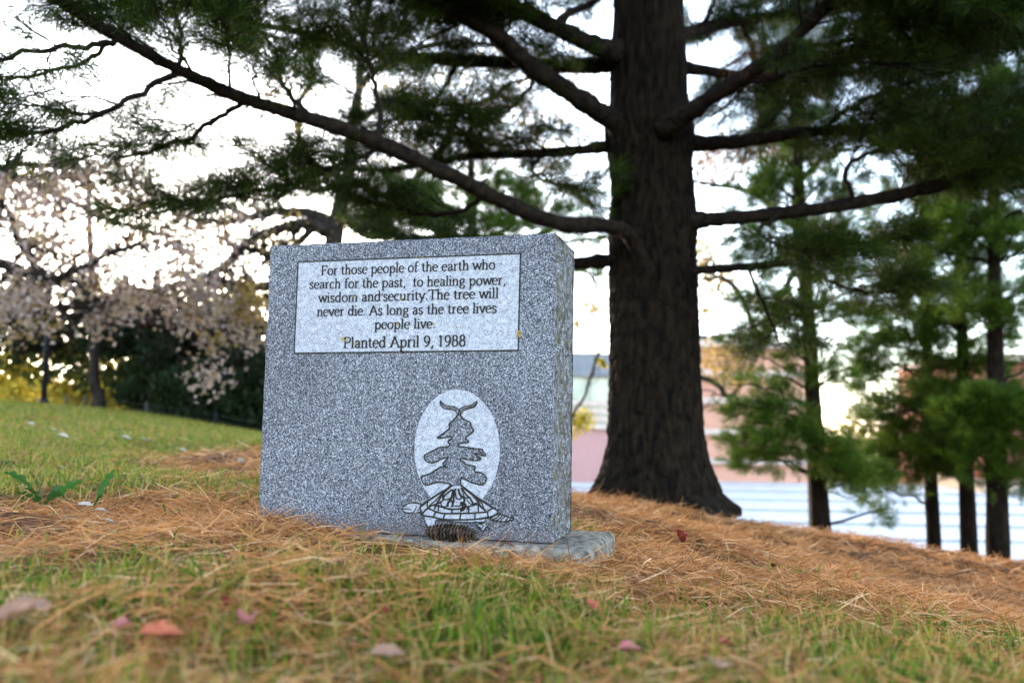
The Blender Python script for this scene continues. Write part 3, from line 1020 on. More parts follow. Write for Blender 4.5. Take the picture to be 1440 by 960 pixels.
def spray(wood, pos, dirs, a, b_, width=0.32, step=0.042, r0=0.008, tilt=0.35, dens=1.0):
    """a flat side branch from a to b_ with alternate twigs, tufts collected in pos/dirs"""
    axis = twig(wood, a, b_, r0, 0.0025, sag=-0.05, n=5, wob=0.025, seg=8)
    L_ = np.linalg.norm(np.asarray(b_) - np.asarray(a))
    main = unit(np.asarray(b_) - np.asarray(a))
    nrm = unit(np.array([rng.normal() * tilt, rng.normal() * tilt, 1.0]))
    lat = unit(np.cross(main, nrm))
    t = 0.22
    sgn = 1 if rng.random() < 0.5 else -1
    while t < 0.97:
        i = t * (len(axis) - 1)
        j = int(i)
        p0 = axis[j] + (axis[min(j + 1, len(axis) - 1)] - axis[j]) * (i - j)
        wl = width * (1.05 - t) * (0.7 + 0.6 * rng.random()) + 0.05
        dd = unit(main * (0.75 + 0.3 * rng.random()) + sgn * lat * (0.7 + 0.3 * rng.random()) + np.array([0, 0, 0.08 + 0.2 * rng.normal()]))
        p1_ = p0 + dd * wl
        twig(wood, p0, p1_, 0.0035, 0.0018, n=3, wob=0.03, seg=4)
        nt_ = max(1, int(wl / 0.072 * dens + rng.random()))
        for q in range(nt_):
            f = (q + 0.6 + 0.4 * rng.random()) / nt_
            pos.append(p0 + dd * wl * f - dd * 0.05)
            dirs.append(dd + rng.normal(size=3) * 0.22)
        sgn = -sgn
        t += step / max(L_, 0.1)
    pos.append(axis[-1])
    dirs.append(main)


# ------------------------------------------------------------------ the big pine
TD = 5.75
TB = P(921, 705, TD)
TB[2] = gzz(TB[0], TB[1])
pine = thing('pine_tree', 'huge old pine with thick dark furrowed trunk and spreading limbs behind the memorial stone', 'tree', tuple(TB))
prof = [(720, 815, 1022), (704, 824, 1011), (692, 834, 1002), (676, 842, 1000), (650, 850, 993), (620, 853.5, 989), (580, 856, 985), (500, 858, 982), (400, 857, 978), (330, 860, 976), (280, 862, 973), (220, 857, 970), (180, 855, 968), (140, 860, 962),
        (90, 858, 962), (40, 863, 958), (-40, 866, 956), (-300, 874, 950), (-800, 884, 938), (-1400, 892, 926)]
pc = np.array([np.r_[P((a + b_) / 2, yy, TD), (b_ - a) / 2 * TD / F_PX] for yy, a, b_ in prof])
pc[:, 0] += 0
ps = spline(pc, 24)
zs = np.concatenate([np.linspace(pc[0, 2], pc[0, 2] + 2.6, 420), np.linspace(pc[0, 2] + 2.62, pc[-1, 2], 90)])
o_ = np.argsort(ps[:, 2])
cxs, cys, rs = (np.interp(zs, ps[o_, 2], ps[o_, k]) for k in (0, 1, 3))
NA = 260
th = np.linspace(0, 2 * math.pi, NA, endpoint=False)
TH, ZZ = np.meshgrid(th, zs)
RR = np.repeat(rs[:, None], NA, 1)
hh = np.clip(ZZ - zs[0] - 0.06, 0, 9)
flare = np.exp(-hh / 0.13) * (0.05 + 0.055 * np.cos(5 * TH + 0.7) + 0.05 * np.cos(3 * TH + 2.1) + 0.035 * np.cos(8 * TH + 1.3))
RR = RR + flare * 0.48
q = np.stack([np.cos(TH) * 4.2, np.sin(TH) * 4.2, ZZ * 1.0], -1).reshape(-1, 3)
warp = 0.5 * vnoise(q * np.array([1, 1, 2.5]), 40)
q2 = np.stack([q[:, 0] * 2.3 + warp * 1.6, q[:, 1] * 2.3 - warp * 1.6, q[:, 2] * 8.0 + warp], 1)
n1 = np.abs(vnoise(q2, 41))
n2 = np.abs(vnoise(q2 * np.array([2.1, 2.1, 2.6]), 42))
n3 = vnoise(q * np.array([9, 9, 22]), 43)
bark = (0.034 * np.minimum(n1 * 1.9, 0.7) + 0.014 * np.minimum(n2 * 1.8, 0.7) + 0.004 * n3).reshape(RR.shape)
bark = bark + np.exp(-hh / 0.16) * (0.045 * vnoise(q * np.array([1.1, 1.1, 4.0]), 46) + 0.025 * n1).reshape(RR.shape)
lump = (0.012 * vnoise(np.stack([np.cos(TH) * 1.6, np.sin(TH) * 1.6, ZZ * 1.8], -1).reshape(-1, 3), 44)).reshape(RR.shape)
for wz, wr in ((P(921, 180, TD)[2], 0.022), (P(921, 315, TD)[2], 0.012)):      # swellings where whorls of limbs leave
    lump = lump + wr * np.exp(-((ZZ - wz) / 0.16) ** 2)
RR = RR - 0.022 + bark + lump
tv = np.stack([cxs[:, None] + RR * np.cos(TH), cys[:, None] + RR * np.sin(TH), ZZ], -1).reshape(-1, 3)
i = np.arange(len(zs) * NA).reshape(len(zs), NA)
j = np.roll(i, -1, 1)
tk = MB()
tk.add(tv, np.stack([i[:-1], j[:-1], j[1:], i[1:]], -1).reshape(-1, 4))
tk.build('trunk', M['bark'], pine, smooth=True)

LIMB = {}
LSPEC = {
    # (px, py, distance, width in px)
    'A': [(908, 378, 5.52, 20), (886, 333, 5.38, 21), (862, 319, 5.22, 23), (790, 314, 4.98, 23), (700, 281, 4.7, 23), (620, 241, 4.45, 23), (500, 188, 4.15, 22), (380, 150, 3.9, 20), (300, 120, 3.75, 19), (170, 55, 3.5, 17), (80, 0, 3.35, 15), (-60, -80, 3.15, 11), (-200, -150, 3.0, 6)],
    'B': [(872, 172, 5.6, 30), (845, 158, 5.5, 28), (800, 128, 5.35, 27), (740, 88, 5.2, 27), (690, 42, 5.0, 26), (615, 2, 4.8, 24), (500, -55, 4.5, 20), (330, -110, 4.2, 12)],
    'C': [(872, 74, 5.65, 28), (850, 70, 5.55, 27), (785, 40, 5.4, 25), (725, 10, 5.25, 24), (640, -20, 5.1, 20), (480, -70, 4.9, 12)],
    'D': [(880, 92, 5.8, 24), (855, 92, 5.75, 22), (780, 92, 5.7, 21), (650, 84, 5.6, 19), (540, 76, 5.5, 15), (430, 48, 5.4, 11), (300, 20, 5.3, 5)],
    'N': [(780, 38, 5.5, 12), (800, 20, 5.6, 11), (832, 4, 5.8, 10), (870, -30, 5.9, 8)],
    'E': [(872, 204, 5.75, 17), (850, 205, 5.75, 16), (790, 214, 5.7, 14), (700, 218, 5.65, 12), (630, 226, 5.6, 10), (540, 240, 5.5, 8), (440, 236, 5.4, 4)],
    'O': [(880, 366, 5.85, 21), (850, 367, 5.85, 19), (800, 372, 5.9, 17), (700, 368, 6.0, 13), (600, 345, 6.1, 8), (520, 320, 6.2, 4)],
    'G': [(935, 182, 5.45, 26), (960, 165, 5.3, 24), (1000, 138, 5.1, 23), (1060, 100, 4.85, 22), (1110, 60, 4.65, 21), (1165, 8, 4.45, 20), (1240, -50, 4.2, 15), (1330, -110, 4.0, 8)],
    'H': [(945, 198, 5.75, 24), (972, 200, 5.75, 21), (1040, 198, 5.7, 20), (1120, 188, 5.65, 18), (1200, 184, 5.6, 17), (1270, 184, 5.5, 15), (1340, 170, 5.4, 11), (1440, 140, 5.3, 6)],
    'I': [(950, 310, 5.65, 23), (978, 311, 5.6, 22), (1060, 305, 5.45, 21), (1150, 292, 5.25, 20), (1250, 276, 5.05, 20), (1340, 258, 4.85, 19), (1440, 234, 4.65, 16), (1560, 205, 4.4, 10), (1650, 190, 4.3, 6)],
    'J': [(950, 383, 5.65, 14), (978, 381, 5.6, 13), (1060, 374, 5.5, 12), (1130, 364, 5.4, 12), (1190, 350, 5.3, 10), (1232, 338, 5.25, 8), (1265, 334, 5.2, 3)],
    'K': [(940, 92, 5.85, 17), (965, 96, 5.85, 15), (1060, 108, 5.9, 13), (1140, 106, 5.95, 11), (1240, 96, 6.0, 8), (1340, 80, 6.0, 4)],
    'Q': [(930, -50, 5.6, 24), (965, -60, 5.4, 22), (1090, -60, 5.0, 20), (1230, -20, 4.6, 17), (1340, 20, 4.35, 13), (1450, 50, 4.15, 9), (1560, 70, 4.0, 5)],
    'R': [(900, -70, 5.6, 24), (860, -80, 5.3, 22), (700, -90, 4.7, 18), (520, -60, 4.3, 14), (330, -20, 4.0, 9), (180, 0, 3.8, 5)],
    'T': [(905, -330, 5.4, 26), (880, -420, 4.9, 25), (820, -600, 4.2, 22), (740, -900, 3.4, 18), (660, -1400, 2.6, 12), (600, -2000, 2.0, 6)],  # T to W: unseen limbs overhead, added to shade trunk and stone
    'U': [(925, -380, 5.4, 26), (960, -480, 4.9, 25), (1040, -640, 4.2, 22), (1180, -900, 3.5, 18), (1400, -1300, 2.8, 10)],
    'V': [(890, -250, 5.6, 24), (800, -300, 5.2, 22), (600, -380, 4.6, 18), (300, -480, 4.0, 13), (-100, -600, 3.5, 6)],
    'W': [(935, -250, 5.6, 24), (1040, -290, 5.2, 22), (1250, -360, 4.6, 18), (1500, -450, 4.1, 13), (1800, -520, 3.8, 6)],
    'S': [(930, 60, 6.0, 20), (990, 40, 6.3, 18), (1120, 20, 6.8, 14), (1280, 10, 7.2, 10), (1440, 20, 7.5, 5)],
}
for k_, sp in LSPEC.items():
    a = np.array([np.r_[P(x, y, d), wpx / 2 * d / F_PX] for x, y, d, wpx in sp])
    s_ = spline(a, 18)
    LIMB[k_] = s_


def limb_at(k_, t):
    s_ = LIMB[k_]
    i_ = t * (len(s_) - 1)
    j_ = min(int(i_), len(s_) - 2)
    return s_[j_, :3] + (s_[j_ + 1, :3] - s_[j_, :3]) * (i_ - j_), unit(s_[j_ + 1, :3] - s_[j_, :3])


def nearest(k_, pt):
    s_ = LIMB[k_]
    return s_[np.argmin(((s_[:, :3] - pt) ** 2).sum(1)), :3]


# side limbs that carry foliage to a place: limb, list of (px, py, distance, width)
SUB = {
    'A': [[(262, 103, 3.68, 9), (200, 128, 3.6, 8), (150, 158, 3.5, 7), (80, 182, 3.4, 6), (-20, 196, 3.3, 5), (-120, 200, 3.2, 3)],
          [(612, 238, 4.45, 9), (560, 218, 4.5, 8), (520, 214, 4.5, 8), (460, 240, 4.45, 7), (400, 262, 4.4, 6), (320, 276, 4.3, 5), (215, 300, 4.2, 3)],
          [(180, 60, 3.5, 9), (120, 62, 3.4, 8), (60, 70, 3.3, 7), (0, 84, 3.2, 6), (-90, 110, 3.1, 4)],
          [(172, 57, 3.5, 7), (110, 90, 3.45, 6), (50, 106, 3.4, 5), (-20, 112, 3.3, 4)],
          [(430, 166, 4.0, 8), (400, 120, 4.2, 7), (380, 60, 4.4, 6), (330, 0, 4.6, 4)],
          [(540, 205, 4.2, 8), (530, 140, 4.4, 7), (520, 85, 4.5, 5), (500, 20, 4.6, 4)],
          [(680, 270, 4.65, 8), (640, 300, 4.9, 7), (580, 300, 5.1, 6), (520, 285, 5.2, 4)],
          [(250, 95, 3.65, 7), (255, 50, 3.8, 6), (240, -10, 4.0, 4)],
          [(345, 137, 3.85, 8), (300, 170, 3.95, 7), (240, 205, 4.05, 6), (160, 225, 4.1, 4)]],
    'D': [[(760, 92, 5.7, 7), (740, 130, 5.6, 6), (700, 165, 5.5, 4), (640, 190, 5.45, 3)],
          [(640, 84, 5.6, 7), (620, 130, 5.5, 6), (570, 165, 5.4, 4), (500, 180, 5.3, 3)]],
    'E': [[(760, 215, 5.7, 6), (750, 245, 5.6, 5), (790, 262, 5.5, 4), (826, 268, 5.45, 3)],
          [(680, 220, 5.6, 6), (640, 180, 5.6, 5), (590, 150, 5.6, 3)]],
    'S': [[(1040, 34, 6.5, 8), (1060, 80, 6.4, 6), (1040, 130, 6.3, 5), (1000, 165, 6.3, 3)],
          [(1120, 20, 6.8, 8), (1130, 80, 6.7, 6), (1110, 140, 6.6, 5), (1080, 175, 6.5, 3)],
          [(985, 42, 6.3, 8), (1000, 10, 6.3, 6), (1010, -40, 6.3, 4)]],
    'I': [[(1290, 268, 4.95, 9), (1330, 220, 4.8, 8), (1400, 170, 4.7, 6), (1470, 140, 4.6, 4)],
          [(1200, 284, 5.15, 8), (1190, 240, 5.2, 7), (1230, 215, 5.2, 5), (1300, 205, 5.2, 3)],
          [(1100, 300, 5.35, 6), (1070, 330, 5.2, 5), (1120, 350, 5.0, 4), (1190, 352, 4.9, 2.5)]],
    'H': [[(1150, 187, 5.63, 8), (1200, 150, 5.5, 7), (1270, 120, 5.4, 6), (1370, 90, 5.3, 4)],
          [(1240, 184, 5.55, 7), (1290, 220, 5.5, 6), (1360, 240, 5.45, 4)]],
    'G': [[(1030, 120, 4.97, 8), (1090, 110, 4.8, 7), (1170, 90, 4.7, 6), (1280, 90, 4.6, 4)],
          [(1100, 68, 4.7, 8), (1180, 60, 4.6, 7), (1280, 40, 4.5, 5), (1380, 30, 4.4, 4)]],
    'J': [[(1128, 366, 5.4, 6), (1165, 392, 5.4, 5), (1225, 412, 5.35, 4), (1260, 410, 5.3, 2.5)],
          [(1050, 376, 5.5, 5), (1075, 430, 5.6, 4), (1095, 480, 5.7, 3)]],
}
# how thickly each limb is clothed: first t with foliage, sprays, spray length
CLOTHE = {'A': (0.55, 18, 0.5), 'B': (0.5, 26, 0.6), 'C': (0.42, 22, 0.6), 'D': (0.24, 26, 0.5), 'N': (0.5, 8, 0.35), 'E': (0.25, 18, 0.42), 'O': (0.5, 12, 0.5),
          'G': (0.6, 15, 0.55), 'H': (0.42, 15, 0.5), 'I': (0.5, 20, 0.5), 'J': (0.75, 7, 0.3), 'K': (0.25, 18, 0.5), 'Q': (0.42, 18, 0.6), 'R': (0.25, 30, 0.65), 'S': (0.18, 34, 0.62), 'T': (0.2, 36, 0.9), 'U': (0.2, 34, 0.9), 'V': (0.25, 34, 0.85), 'W': (0.25, 34, 0.85)}
for k_, s_ in LIMB.items():
    wood = MB()
    pos, dirs = [], []
    r_ = s_[:, 3] * (1 + 0.28 * np.exp(-np.r_[0, np.cumsum(np.linalg.norm(np.diff(s_[:, :3], axis=0), axis=1))] / 0.16))
    kn = 1 + 0.10 * vnoise(np.stack([np.arange(len(s_)) * 0.18, 0 * r_ + ord(k_), 0 * r_], 1), 50)
    pth = s_[:, :3] + 0.010 * np.stack([vnoise(s_[:, :3] * 3.1, 51 + q_) for q_ in range(3)], 1)
    wood.tube(pth, np.maximum(r_ * kn * 0.94, 0.003), 18, rough=0.22)
    t0, ns, sl_ = CLOTHE[k_]
    ns = int(ns * (1.15 if k_ in 'ARN' else 1.75))
    for q_ in range(ns):
        t = t0 + (1 - t0) * (q_ + rng.random()) / ns
        p0, tg = limb_at(k_, min(t, 0.995))
        sd = (1 if q_ % 2 else -1)
        lat = unit(np.cross(tg, [0, 0, 1.0])) * sd
        an = math.radians(rng.uniform(30, 70))
        dr = tg * math.cos(an) + lat * math.sin(an) + np.array([0, 0, rng.normal(0.10, 0.16)])
        ll = sl_ * rng.uniform(0.6, 1.15) * (1.1 - 0.45 * t)
        spray(wood, pos, dirs, p0, p0 + unit(dr) * ll, width=0.34 * ll / 0.6)
    p_end, tg = limb_at(k_, 0.97)
    for si_, sub in enumerate(SUB.get(k_, [])):
        a = np.array([np.r_[P(x, y, d), wpx / 2 * d / F_PX] for x, y, d, wpx in sub])
        a[0, :3] = nearest(k_, a[0, :3])
        ss = spline(a, 6)
        ss[1:-1, :3] += rng.normal(size=(len(ss) - 2, 3)) * 0.006
        wood.tube(ss[:, :3], ss[:, 3], 7)
        nsp = int((4 if k_ == 'A' and si_ in (2, 3) else 10 if k_ == 'A' and si_ == 0 else 14) * np.linalg.norm(np.diff(ss[:, :3], axis=0), axis=1).sum() / 1.0)
        for q_ in range(nsp):
            t = 0.30 + 0.70 * (q_ + rng.random()) / nsp
            i_ = min(int(t * (len(ss) - 1)), len(ss) - 2)
            tg = unit(ss[i_ + 1, :3] - ss[i_, :3])
            lat = unit(np.cross(tg, [0, 0, 1.0])) * (1 if q_ % 2 else -1)
            an = math.radians(rng.uniform(25, 65))
            dr = tg * math.cos(an) + lat * math.sin(an) + np.array([0, 0, rng.normal(0.06, 0.18)])
            ll = rng.uniform(0.28, 0.55) * (1.1 - 0.4 * t)
            spray(wood, pos, dirs, ss[i_, :3], ss[i_, :3] + unit(dr) * ll, width=0.22, r0=0.005)
    # bare dead twigs near the trunk
    for q_ in range(11 if k_ in 'AHIJEGDCB' else 4):
        p0, tg = limb_at(k_, rng.uniform(0.10, 0.55))
        dr = unit(tg * 0.5 + rng.normal(size=3) * 0.6)
        pts = twig(wood, p0, p0 + dr * rng.uniform(0.12, 0.5), 0.0045, 0.0014, n=4, wob=0.06, seg=6)
        for z_ in range(2):
            twig(wood, pts[2 + z_], pts[2 + z_] + unit(dr + rng.normal(size=3) * 0.7) * rng.uniform(0.06, 0.2), 0.0022, 0.001, n=3, seg=4)
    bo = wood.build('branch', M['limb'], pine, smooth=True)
    nb = MB()
    tufts(nb, pos, dirs, 46, 0.098, 0.0027)
    nb.build('needles', M['needles'], bo)
    if k_ == 'G':
        db = MB()
        dp, dd_ = [], []
        for q_ in range(16):
            dp.append(P(1045 + rng.normal() * 16, 68 + rng.normal() * 12, 4.95 + rng.normal() * 0.05))
            dd_.append([rng.normal() * 0.5 + 0.4, rng.normal() * 0.5, -0.6])
        tufts(db, dp, dd_, 26)
        db.build('dead_needles', M['needles_dead'], bo)

# ------------------------------------------------------------------ younger pines on the slope
def pad(c, rx, ry, rz, nn, seed):
    """tuft places over a lumpy flattened cushion of foliage"""
    d = unit(rng.normal(size=(nn * 2, 3)))
    lump = 1 + 0.35 * vnoise(d * 2.4 + c * 3, seed) + 0.2 * vnoise(d * 5 + c, seed + 1)
    r = (0.30 + 0.85 * rng.random(nn * 2) ** 0.7) * lump
    p = c + d * r[:, None] * np.array([rx, ry, rz])
    keep = vnoise(p * 5.5, seed + 2) + 0.6 * vnoise(p * 12, seed + 5) > 0.02
    p, d = p[keep][:nn], d[keep][:nn]
    return p, d


def young_pine(label, tp, pads, bare, group, crown_top):
    """tp: trunk as (px, py, d, width px); pads: (px, py, d, rx px, ry px, tufts)"""
    a = np.array([np.r_[P(x, y, d), wpx / 2 * d / F_PX] for x, y, d, wpx in tp])
    base_ = a[0, :3].copy()
    gz0 = gzz(base_[0], base_[1])
    a = np.vstack([np.r_[base_[:2], gz0 - 0.05, a[0, 3] * 1.25], np.r_[base_[:2], max(gz0 + 0.1, base_[2] - 0.02), a[0, 3] * 1.06], a[1:]])
    o = thing('pine_tree', label, 'tree', (base_[0], base_[1], gz0), 0, group)
    s_ = spline(a, 8)
    s_[:, :3] += 0.008 * np.stack([vnoise(s_[:, :3] * 2.0, 61 + q_) for q_ in range(3)], 1)
    mb = MB()
    mb.tube(s_[:, :3], s_[:, 3] * (1 + 0.06 * vnoise(s_[:, :3] * 9, 66)), 14)
    mb.build('trunk', M['bark'], o, smooth=True)
    if crown_top:
        pads = list(pads)
        tx_ = lambda yy: np.interp(-yy, [-p_[1] for p_ in tp], [p_[0] for p_ in tp])
        for yy in range(440, crown_top, -34):
            for sd in (-1, 1):
                ww = 58 * (0.45 + 0.55 * (yy - crown_top + 60) / 400) * rng.uniform(0.7, 1.2)
                pads.append((tx_(yy) + sd * ww * 0.75, yy + rng.uniform(-12, 12), tp[0][2] + rng.uniform(-0.4, 0.3), ww * 0.8, 11, 52))
    layers = []
    for (x, y, d, rx, ry, nt_) in pads:
        if ry < 15:
            layers.append((x, y, d, rx, ry, nt_))
        else:
            layers.append((x - rx * rng.uniform(0.05, 0.3), y - ry * 0.55, d + rng.uniform(-0.15, 0.15), rx * 0.85, ry * 0.42, int(nt_ * 0.5)))
            layers.append((x + rx * rng.uniform(0.05, 0.3), y + ry * 0.45, d + rng.uniform(-0.15, 0.15), rx * 0.9, ry * 0.42, int(nt_ * 0.55)))
    for (x, y, d, rx, ry, nt_) in layers:
        wood, nb = MB(), MB()
        c = P(x, y, d)
        k = d / F_PX
        nt_ = int(nt_ * 1.5)
        p, dv = pad(c, rx * 1.08 * k, 0.5 * (rx + ry) * k, ry * 0.8 * k, nt_, int(x + y) % 97)
        tr_ = s_[np.argmin(np.abs(s_[:, 2] - (c[2] - 0.15))), :3]
        out = unit((c - tr_) * np.array([1, 1, 0.3]))
        dirs = dv * 0.8 + out * 0.5 + np.array([0, 0, 0.45]) + rng.normal(size=p.shape) * 0.25
        tufts(nb, p, dirs, 40, 0.105, 0.0040, (12, 60), 0.10)
        far_ = c + (c - tr_) * 0.3
        ax = twig(wood, tr_, far_, 0.018, 0.006, sag=-0.06, n=6, wob=0.03, seg=8)
        for q_ in range(0, len(p), 7):
            st_ = ax[np.argmin(((ax - p[q_]) ** 2).sum(1))]
            twig(wood, st_, p[q_], 0.005, 0.002, n=3, wob=0.05, seg=4)
        bo = wood.build('branch', M['limb'], o, smooth=True)
        nb.build('needles', M['needles_far'], bo)
    for (x0, y0, x1, y1, d) in bare:
        wood = MB()
        pts = twig(wood, s_[np.argmin(np.abs(s_[:, 2] - P(x0, y0, d)[2])), :3], P(x1, y1, d), 0.010, 0.003, sag=-0.05, n=5, wob=0.04, seg=8)
        for z_ in range(3):
            q_ = pts[3 + z_]
            twig(wood, q_, q_ + unit(rng.normal(size=3) + unit(pts[-1] - pts[0])) * rng.uniform(0.1, 0.3), 0.004, 0.0015, n=3, seg=4)
        wood.build('bare_branch', M['limb'], o, smooth=True)
    return o


YG = 'young pines on the slope'
young_pine('young pine just right of the big trunk, its crown before the pink building', [(1154, 748, 8.6, 27), (1151, 690, 8.6, 25), (1146, 600, 8.6, 23), (1140, 500, 8.6, 20), (1134, 400, 8.6, 17), (1124, 250, 8.6, 13), (1116, 100, 8.6, 8), (1112, 20, 8.6, 3)],
           [(1090, 640, 8.3, 60, 26, 150), (1160, 650, 8.2, 62, 30, 190), (1205, 668, 8.5, 40, 18, 80), (1075, 590, 8.4, 48, 26, 120), (1120, 600, 8.5, 44, 28, 110), (1060, 560, 8.5, 34, 22, 70), (1100, 545, 8.7, 40, 24, 80), (1060, 640, 8.5, 26, 18, 40),
            (1160, 520, 8.4, 34, 20, 60), (1185, 525, 8.6, 22, 12, 26), (1095, 480, 8.6, 44, 24, 90), (1120, 440, 8.4, 40, 20, 80), (1080, 430, 8.7, 36, 18, 50), (1170, 440, 8.8, 40, 18, 50), (1040, 480, 8.8, 26, 14, 26), (1060, 350, 8.8, 40, 22, 60), (1150, 370, 8.5, 50, 24, 80),
            (1190, 340, 8.7, 40, 20, 60), (1080, 270, 8.6, 46, 24, 80), (1165, 270, 8.5, 44, 24, 70), (1120, 190, 8.6, 46, 26, 80), (1125, 90, 8.6, 30, 30, 60), (1232, 722, 8.4, 20, 8, 16)],
           [(1140, 520, 1010, 500, 8.5), (1140, 420, 1230, 410, 8.6), (1154, 690, 1245, 720, 8.4)], YG, 60)
young_pine('slender young pine at the left edge of the group of three', [(1313, 768, 10.0, 19), (1310, 700, 10.0, 18), (1306, 600, 10.0, 16), (1302, 450, 10.0, 12), (1297, 300, 10.0, 9), (1293, 150, 10.0, 5), (1291, 60, 10, 2)],
           [(1240, 640, 9.7, 58, 22, 170), (1300, 655, 9.6, 60, 26, 190), (1235, 590, 9.8, 40, 26, 120), (1290, 600, 9.5, 60, 34, 230), (1225, 545, 9.9, 40, 22, 100), (1290, 540, 9.6, 60, 34, 230), (1250, 500, 9.7, 56, 22, 170), (1330, 500, 9.5, 60, 26, 180), (1262, 470, 9.9, 46, 16, 110),
            (1240, 695, 9.8, 40, 12, 50), (1300, 440, 10, 44, 18, 90), (1270, 400, 10, 40, 14, 60), (1340, 390, 10.2, 40, 16, 60), (1280, 330, 10, 46, 18, 90), (1310, 260, 10, 40, 20, 80), (1290, 190, 10, 30, 20, 50)],
           [(1306, 560, 1210, 560, 9.9), (1302, 470, 1240, 440, 10)], YG, 60)
young_pine('tallest thin young pine in the middle of the group of three', [(1363, 772, 9.6, 22), (1360, 700, 9.6, 21), (1356, 600, 9.6, 18), (1352, 450, 9.6, 14), (1348, 300, 9.6, 10), (1345, 150, 9.6, 6), (1344, 40, 9.6, 2)],
           [(1345, 640, 9.3, 54, 32, 210), (1370, 600, 9.4, 60, 34, 220), (1380, 540, 9.5, 56, 28, 180), (1340, 570, 9.9, 60, 40, 200), (1400, 480, 9.8, 40, 16, 70), (1330, 460, 9.8, 40, 16, 80), (1385, 420, 9.8, 36, 14, 56), (1320, 360, 9.8, 34, 14, 50), (1360, 300, 9.7, 50, 20, 100), (1370, 240, 9.7, 44, 18, 80), (1345, 170, 9.6, 36, 22, 70)],
           [(1352, 470, 1300, 440, 9.7), (1352, 400, 1410, 390, 9.6)], YG, 60)
young_pine('thickest trunked of the young pines, rightmost beside the red brick building', [(1404, 778, 8.7, 30), (1402, 700, 8.7, 28), (1401, 600, 8.7, 25), (1400, 450, 8.7, 20), (1396, 300, 8.7, 15), (1392, 150, 8.7, 9), (1390, 40, 8.7, 4)],
           [(1375, 590, 8.3, 56, 22, 190), (1430, 590, 8.3, 60, 24, 190), (1400, 570, 8.2, 60, 18, 150), (1450, 630, 8.5, 60, 26, 150), (1380, 650, 8.6, 50, 26, 130), (1440, 680, 8.6, 50, 14, 70), (1470, 560, 8.8, 50, 22, 100), (1455, 520, 8.8, 40, 14, 60), (1440, 420, 8.8, 44, 16, 70), (1350, 430, 8.6, 34, 14, 50),
            (1430, 340, 8.7, 50, 18, 90), (1480, 300, 8.7, 50, 22, 90), (1380, 300, 8.6, 46, 18, 80), (1420, 240, 8.7, 60, 22, 110), (1400, 170, 8.7, 50, 26, 90), (1395, 90, 8.7, 30, 30, 60)],
           [(1400, 462, 1450, 456, 8.7), (1400, 485, 1455, 492, 8.7), (1400, 465, 1372, 468, 8.7), (1400, 510, 1450, 515, 8.6)], YG, 60)
# a pine far back whose dark boughs show over the stone
young_pine('dark bushy pine seen above the top of the memorial stone', [(672, 640, 11.5, 20), (670, 500, 11.5, 19), (668, 400, 11.5, 17), (664, 300, 11.5, 13), (662, 200, 11.5, 8), (661, 140, 11.5, 3)],
           [(640, 300, 11.2, 90, 30, 420), (560, 290, 11.3, 60, 24, 220), (730, 285, 11.3, 60, 26, 220), (600, 265, 11.6, 60, 20, 160), (700, 262, 11.5, 50, 18, 140), (660, 320, 11.0, 100, 18, 300), (770, 310, 11.4, 40, 18, 120), (820, 390, 11.6, 44, 10, 40), (560, 318, 11.2, 50, 12, 120), (820, 325, 11.6, 40, 16, 70)],
           [], None, 0)

# ------------------------------------------------------------------ broad-leaved trees
def leaves(mb, pos, size, var=0.5):
    pos = np.asarray(pos, float)
    k = len(pos)
    a = unit(rng.normal(size=(k, 3)))
    b_ = unit(np.cross(a, rng.normal(size=(k, 3))))
    s = size * (1 - var / 2 + var * rng.random(k))[:, None]
    nn = np.cross(a, b_) * 0.18
    v = np.stack([pos - a * s * 0.5, pos + b_ * s * 0.3 + nn * s, pos + a * s * 0.5, pos - b_ * s * 0.3 + nn * s], 1).reshape(-1, 3)
    i_ = np.arange(k)[:, None] * 4
    mb.add(v, np.concatenate([np.concatenate([i_, i_ + 1, i_ + 2], 1), np.concatenate([i_, i_ + 2, i_ + 3], 1)]))


def cloud(c, rx, ry, rz, nn, seed, thr=-0.1, freq=1.6):
    p = np.empty((0, 3))
    tries = 0
    while len(p) < nn and tries < 12:
        d = unit(rng.normal(size=(nn * 2, 3)))
        r = rng.random(nn * 2) ** 0.45 * (1 + 0.3 * vnoise(d * 2 + c, seed))
        q_ = c + d * r[:, None] * np.array([rx, ry, rz])
        p = np.vstack([p, q_[vnoise(q_ * freq, seed + 3) + 0.5 * vnoise(q_ * freq * 2.7, seed + 4) > thr]])
        tries += 1
    return p[:nn]


